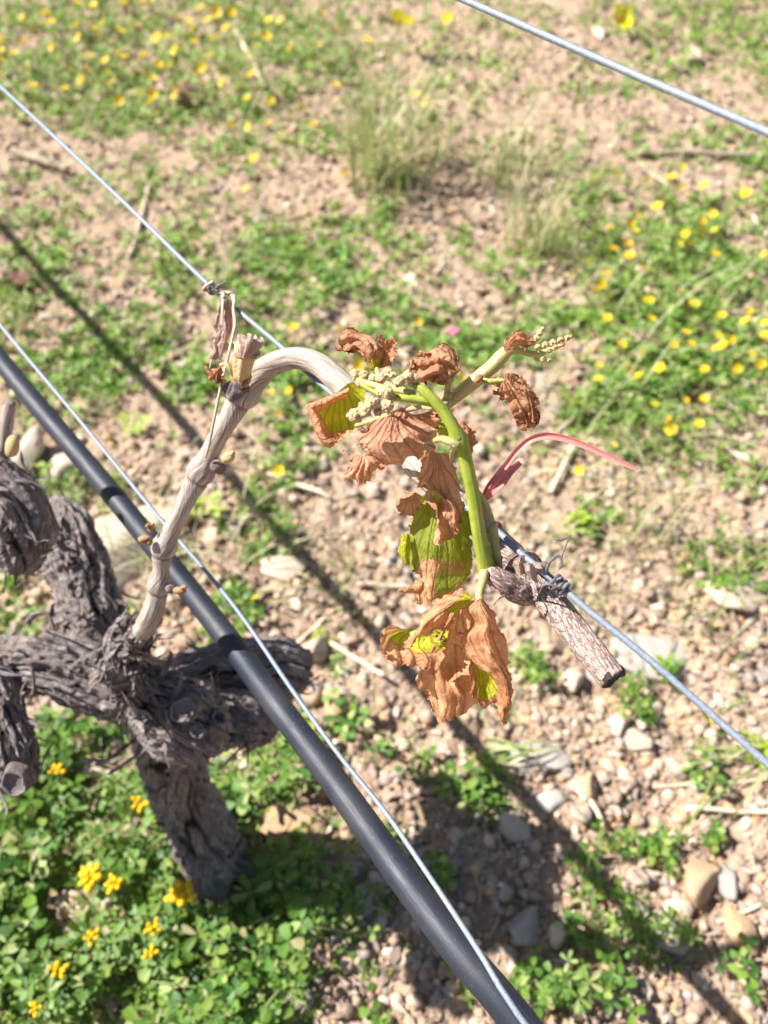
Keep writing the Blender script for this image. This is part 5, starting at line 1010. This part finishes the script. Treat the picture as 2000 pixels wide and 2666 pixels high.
coil((1438, 1508, .3035), (1472, 1538, .300), 4, .0027, .0009, 'dark tendril coil wound round the wire beside the cane end',
     ([(1440, 1505, .298, 4), (1425, 1490, .296, 4), (1428, 1470, .294, 4), (1445, 1450, .293, 4), (1456, 1448, .293, 3.5), (1463, 1465, .293, 3), (1457, 1480, .294, 2.5)], [(1457, 1478, .294, 2.2), (1466, 1440, .292, 2.2), (1482, 1400, .291, 2), (1487, 1394, .291, 2), (1475, 1400, .291, 2), (1458, 1407, .291, 2), (1440, 1404, .291, 1.2)],
      [(1480, 1545, .3, 3), (1455, 1530, .297, 3), (1420, 1522, .299, 3), (1405, 1545, .306, 3), (1395, 1562, .312, 3), (1360, 1552, .312, 2), (1310, 1553, .309, 2), (1285, 1575, .306, 1.5)]))
DL = [[(572, 772, 2), (582, 770, -2), (592, 774, 2)], [(562, 800, 3), (578, 795, -3), (604, 792, 3)], [(560, 840, 3), (576, 835, 3), (608, 840, 3)], [(554, 870, 4), (574, 870, -2), (600, 868, 4)], [(548, 895, 4), (568, 895, 2), (588, 895, 4)], [(548, 920, 3), (560, 922, -1), (572, 925, 3)], [(546, 935, 2), (552, 938, 0), (566, 932, 2)]]
DL2 = [[(575, 775, 0), (588, 772, -2), (598, 778, 0)], [(570, 815, -2), (588, 815, -6), (606, 820, 0)], [(572, 860, -2), (590, 860, -6), (606, 850, 0)], [(572, 900, 0), (584, 898, -4), (594, 890, 0)], [(566, 932, 0), (570, 934, -1), (576, 925, 0)]]
mb = MB()
for rows, kw in ((DL, dict(t0=.412, crumple=.0022, freq=120, pleat=.002, pk=5, seed=101, teeth=5, nu=44, nv=70)), (DL2, dict(t0=.413, crumple=.0018, freq=130, pleat=.0012, seed=102, teeth=4, nu=36, nv=60))):
    v, q, a = surf(rows, **kw); mb.add(v, q, None, a)
dead = link('dead_leaf', mb.mesh('dead_leaf', M['leaf_old']), label='grey brown dead leaf hanging rolled from the middle wire', category='leaf')
stalk([(580, 758, .419, 4), (582, 775, .413, 5), (580, 800, .408, 4), (578, 850, .406, 2)], 'tendril', dead, 'leaf_stalk'); stalk([(554, 930, .413, 2.5), (549, 945, .412, 2), (546, 958, .411, 1.5)], 'tendril', dead, 'leaf_tip')
def strap(rows, name, parent=None, **props):
    """rows: px,py,t,half width px, trough depth px"""
    D, s = catmull([list(P(r[0], r[1], r[2]))+[r[3]*r[2]/2000, r[4]*r[2]/2000] for r in rows], 90); X = D[:, :3]; Tn = np.gradient(X, axis=0); Tn /= np.linalg.norm(Tn, axis=1)[:, None]
    view = X-np.array([0, 0, CAM_H]); view /= np.linalg.norm(view, axis=1)[:, None]; sd = np.cross(Tn, view); sd /= np.linalg.norm(sd, axis=1)[:, None]; up = -np.cross(sd, Tn); V = []
    up *= np.sign((up*-view).sum(1))[:, None]
    for lay in (0, 1):
        for c in np.linspace(-1, 1, 9):
            V.append(X+sd*(c*D[:, 3])[:, None]+up*((c*c)*D[:, 4]-lay*.0005)[:, None])
    V = np.array(V); k = len(X); idx = np.arange(18*k).reshape(18, k); Q = []
    loop = list(range(9))+list(range(17, 8, -1))
    for a, b in zip(loop, loop[1:]+loop[:1]): Q.append(np.stack([idx[a, :-1], idx[b, :-1], idx[b, 1:], idx[a, 1:]], -1))
    uv = np.stack([np.repeat(np.tile(np.linspace(0, .006, 9), 2)[:, None], k, 1), np.repeat(s[None], 18, 0)], -1).reshape(-1, 2)
    return link(name, mk_mesh(name, V.reshape(-1, 3), np.concatenate(Q), None, M['red'], True, None, uv), parent, **props)
so = empty('plastic_tie', P(1266, 1300, .315), label='pinkish red plastic strap curving right from behind the green shoot', category='tie')
strap([(1262, 1300, .318, 7, 5), (1270, 1276, .313, 9, 6), (1292, 1245, .309, 10, 7), (1320, 1208, .306, 8, 6), (1345, 1175, .304, 7, 6), (1380, 1146, .302, 8, 6), (1425, 1135, .301, 9.5, 6), (1480, 1145, .300, 9, 6), (1540, 1168, .299, 8, 5), (1600, 1195, .298, 6, 4), (1662, 1224, .297, 5, 2)], 'long_tail', so)
strap([(1266, 1296, .316, 8, 4), (1282, 1278, .311, 12, 5), (1305, 1252, .309, 15, 5), (1330, 1225, .308, 11, 5), (1355, 1203, .307, 8, 3)], 'short_tail', so)
strap([(1264, 1298, .317, 7, 4), (1256, 1320, .321, 8, 3), (1262, 1345, .325, 8, 3), (1285, 1362, .326, 7, 3), (1300, 1366, .330, 6, 3), (1306, 1385, .340, 6, 3)], 'loop', so)
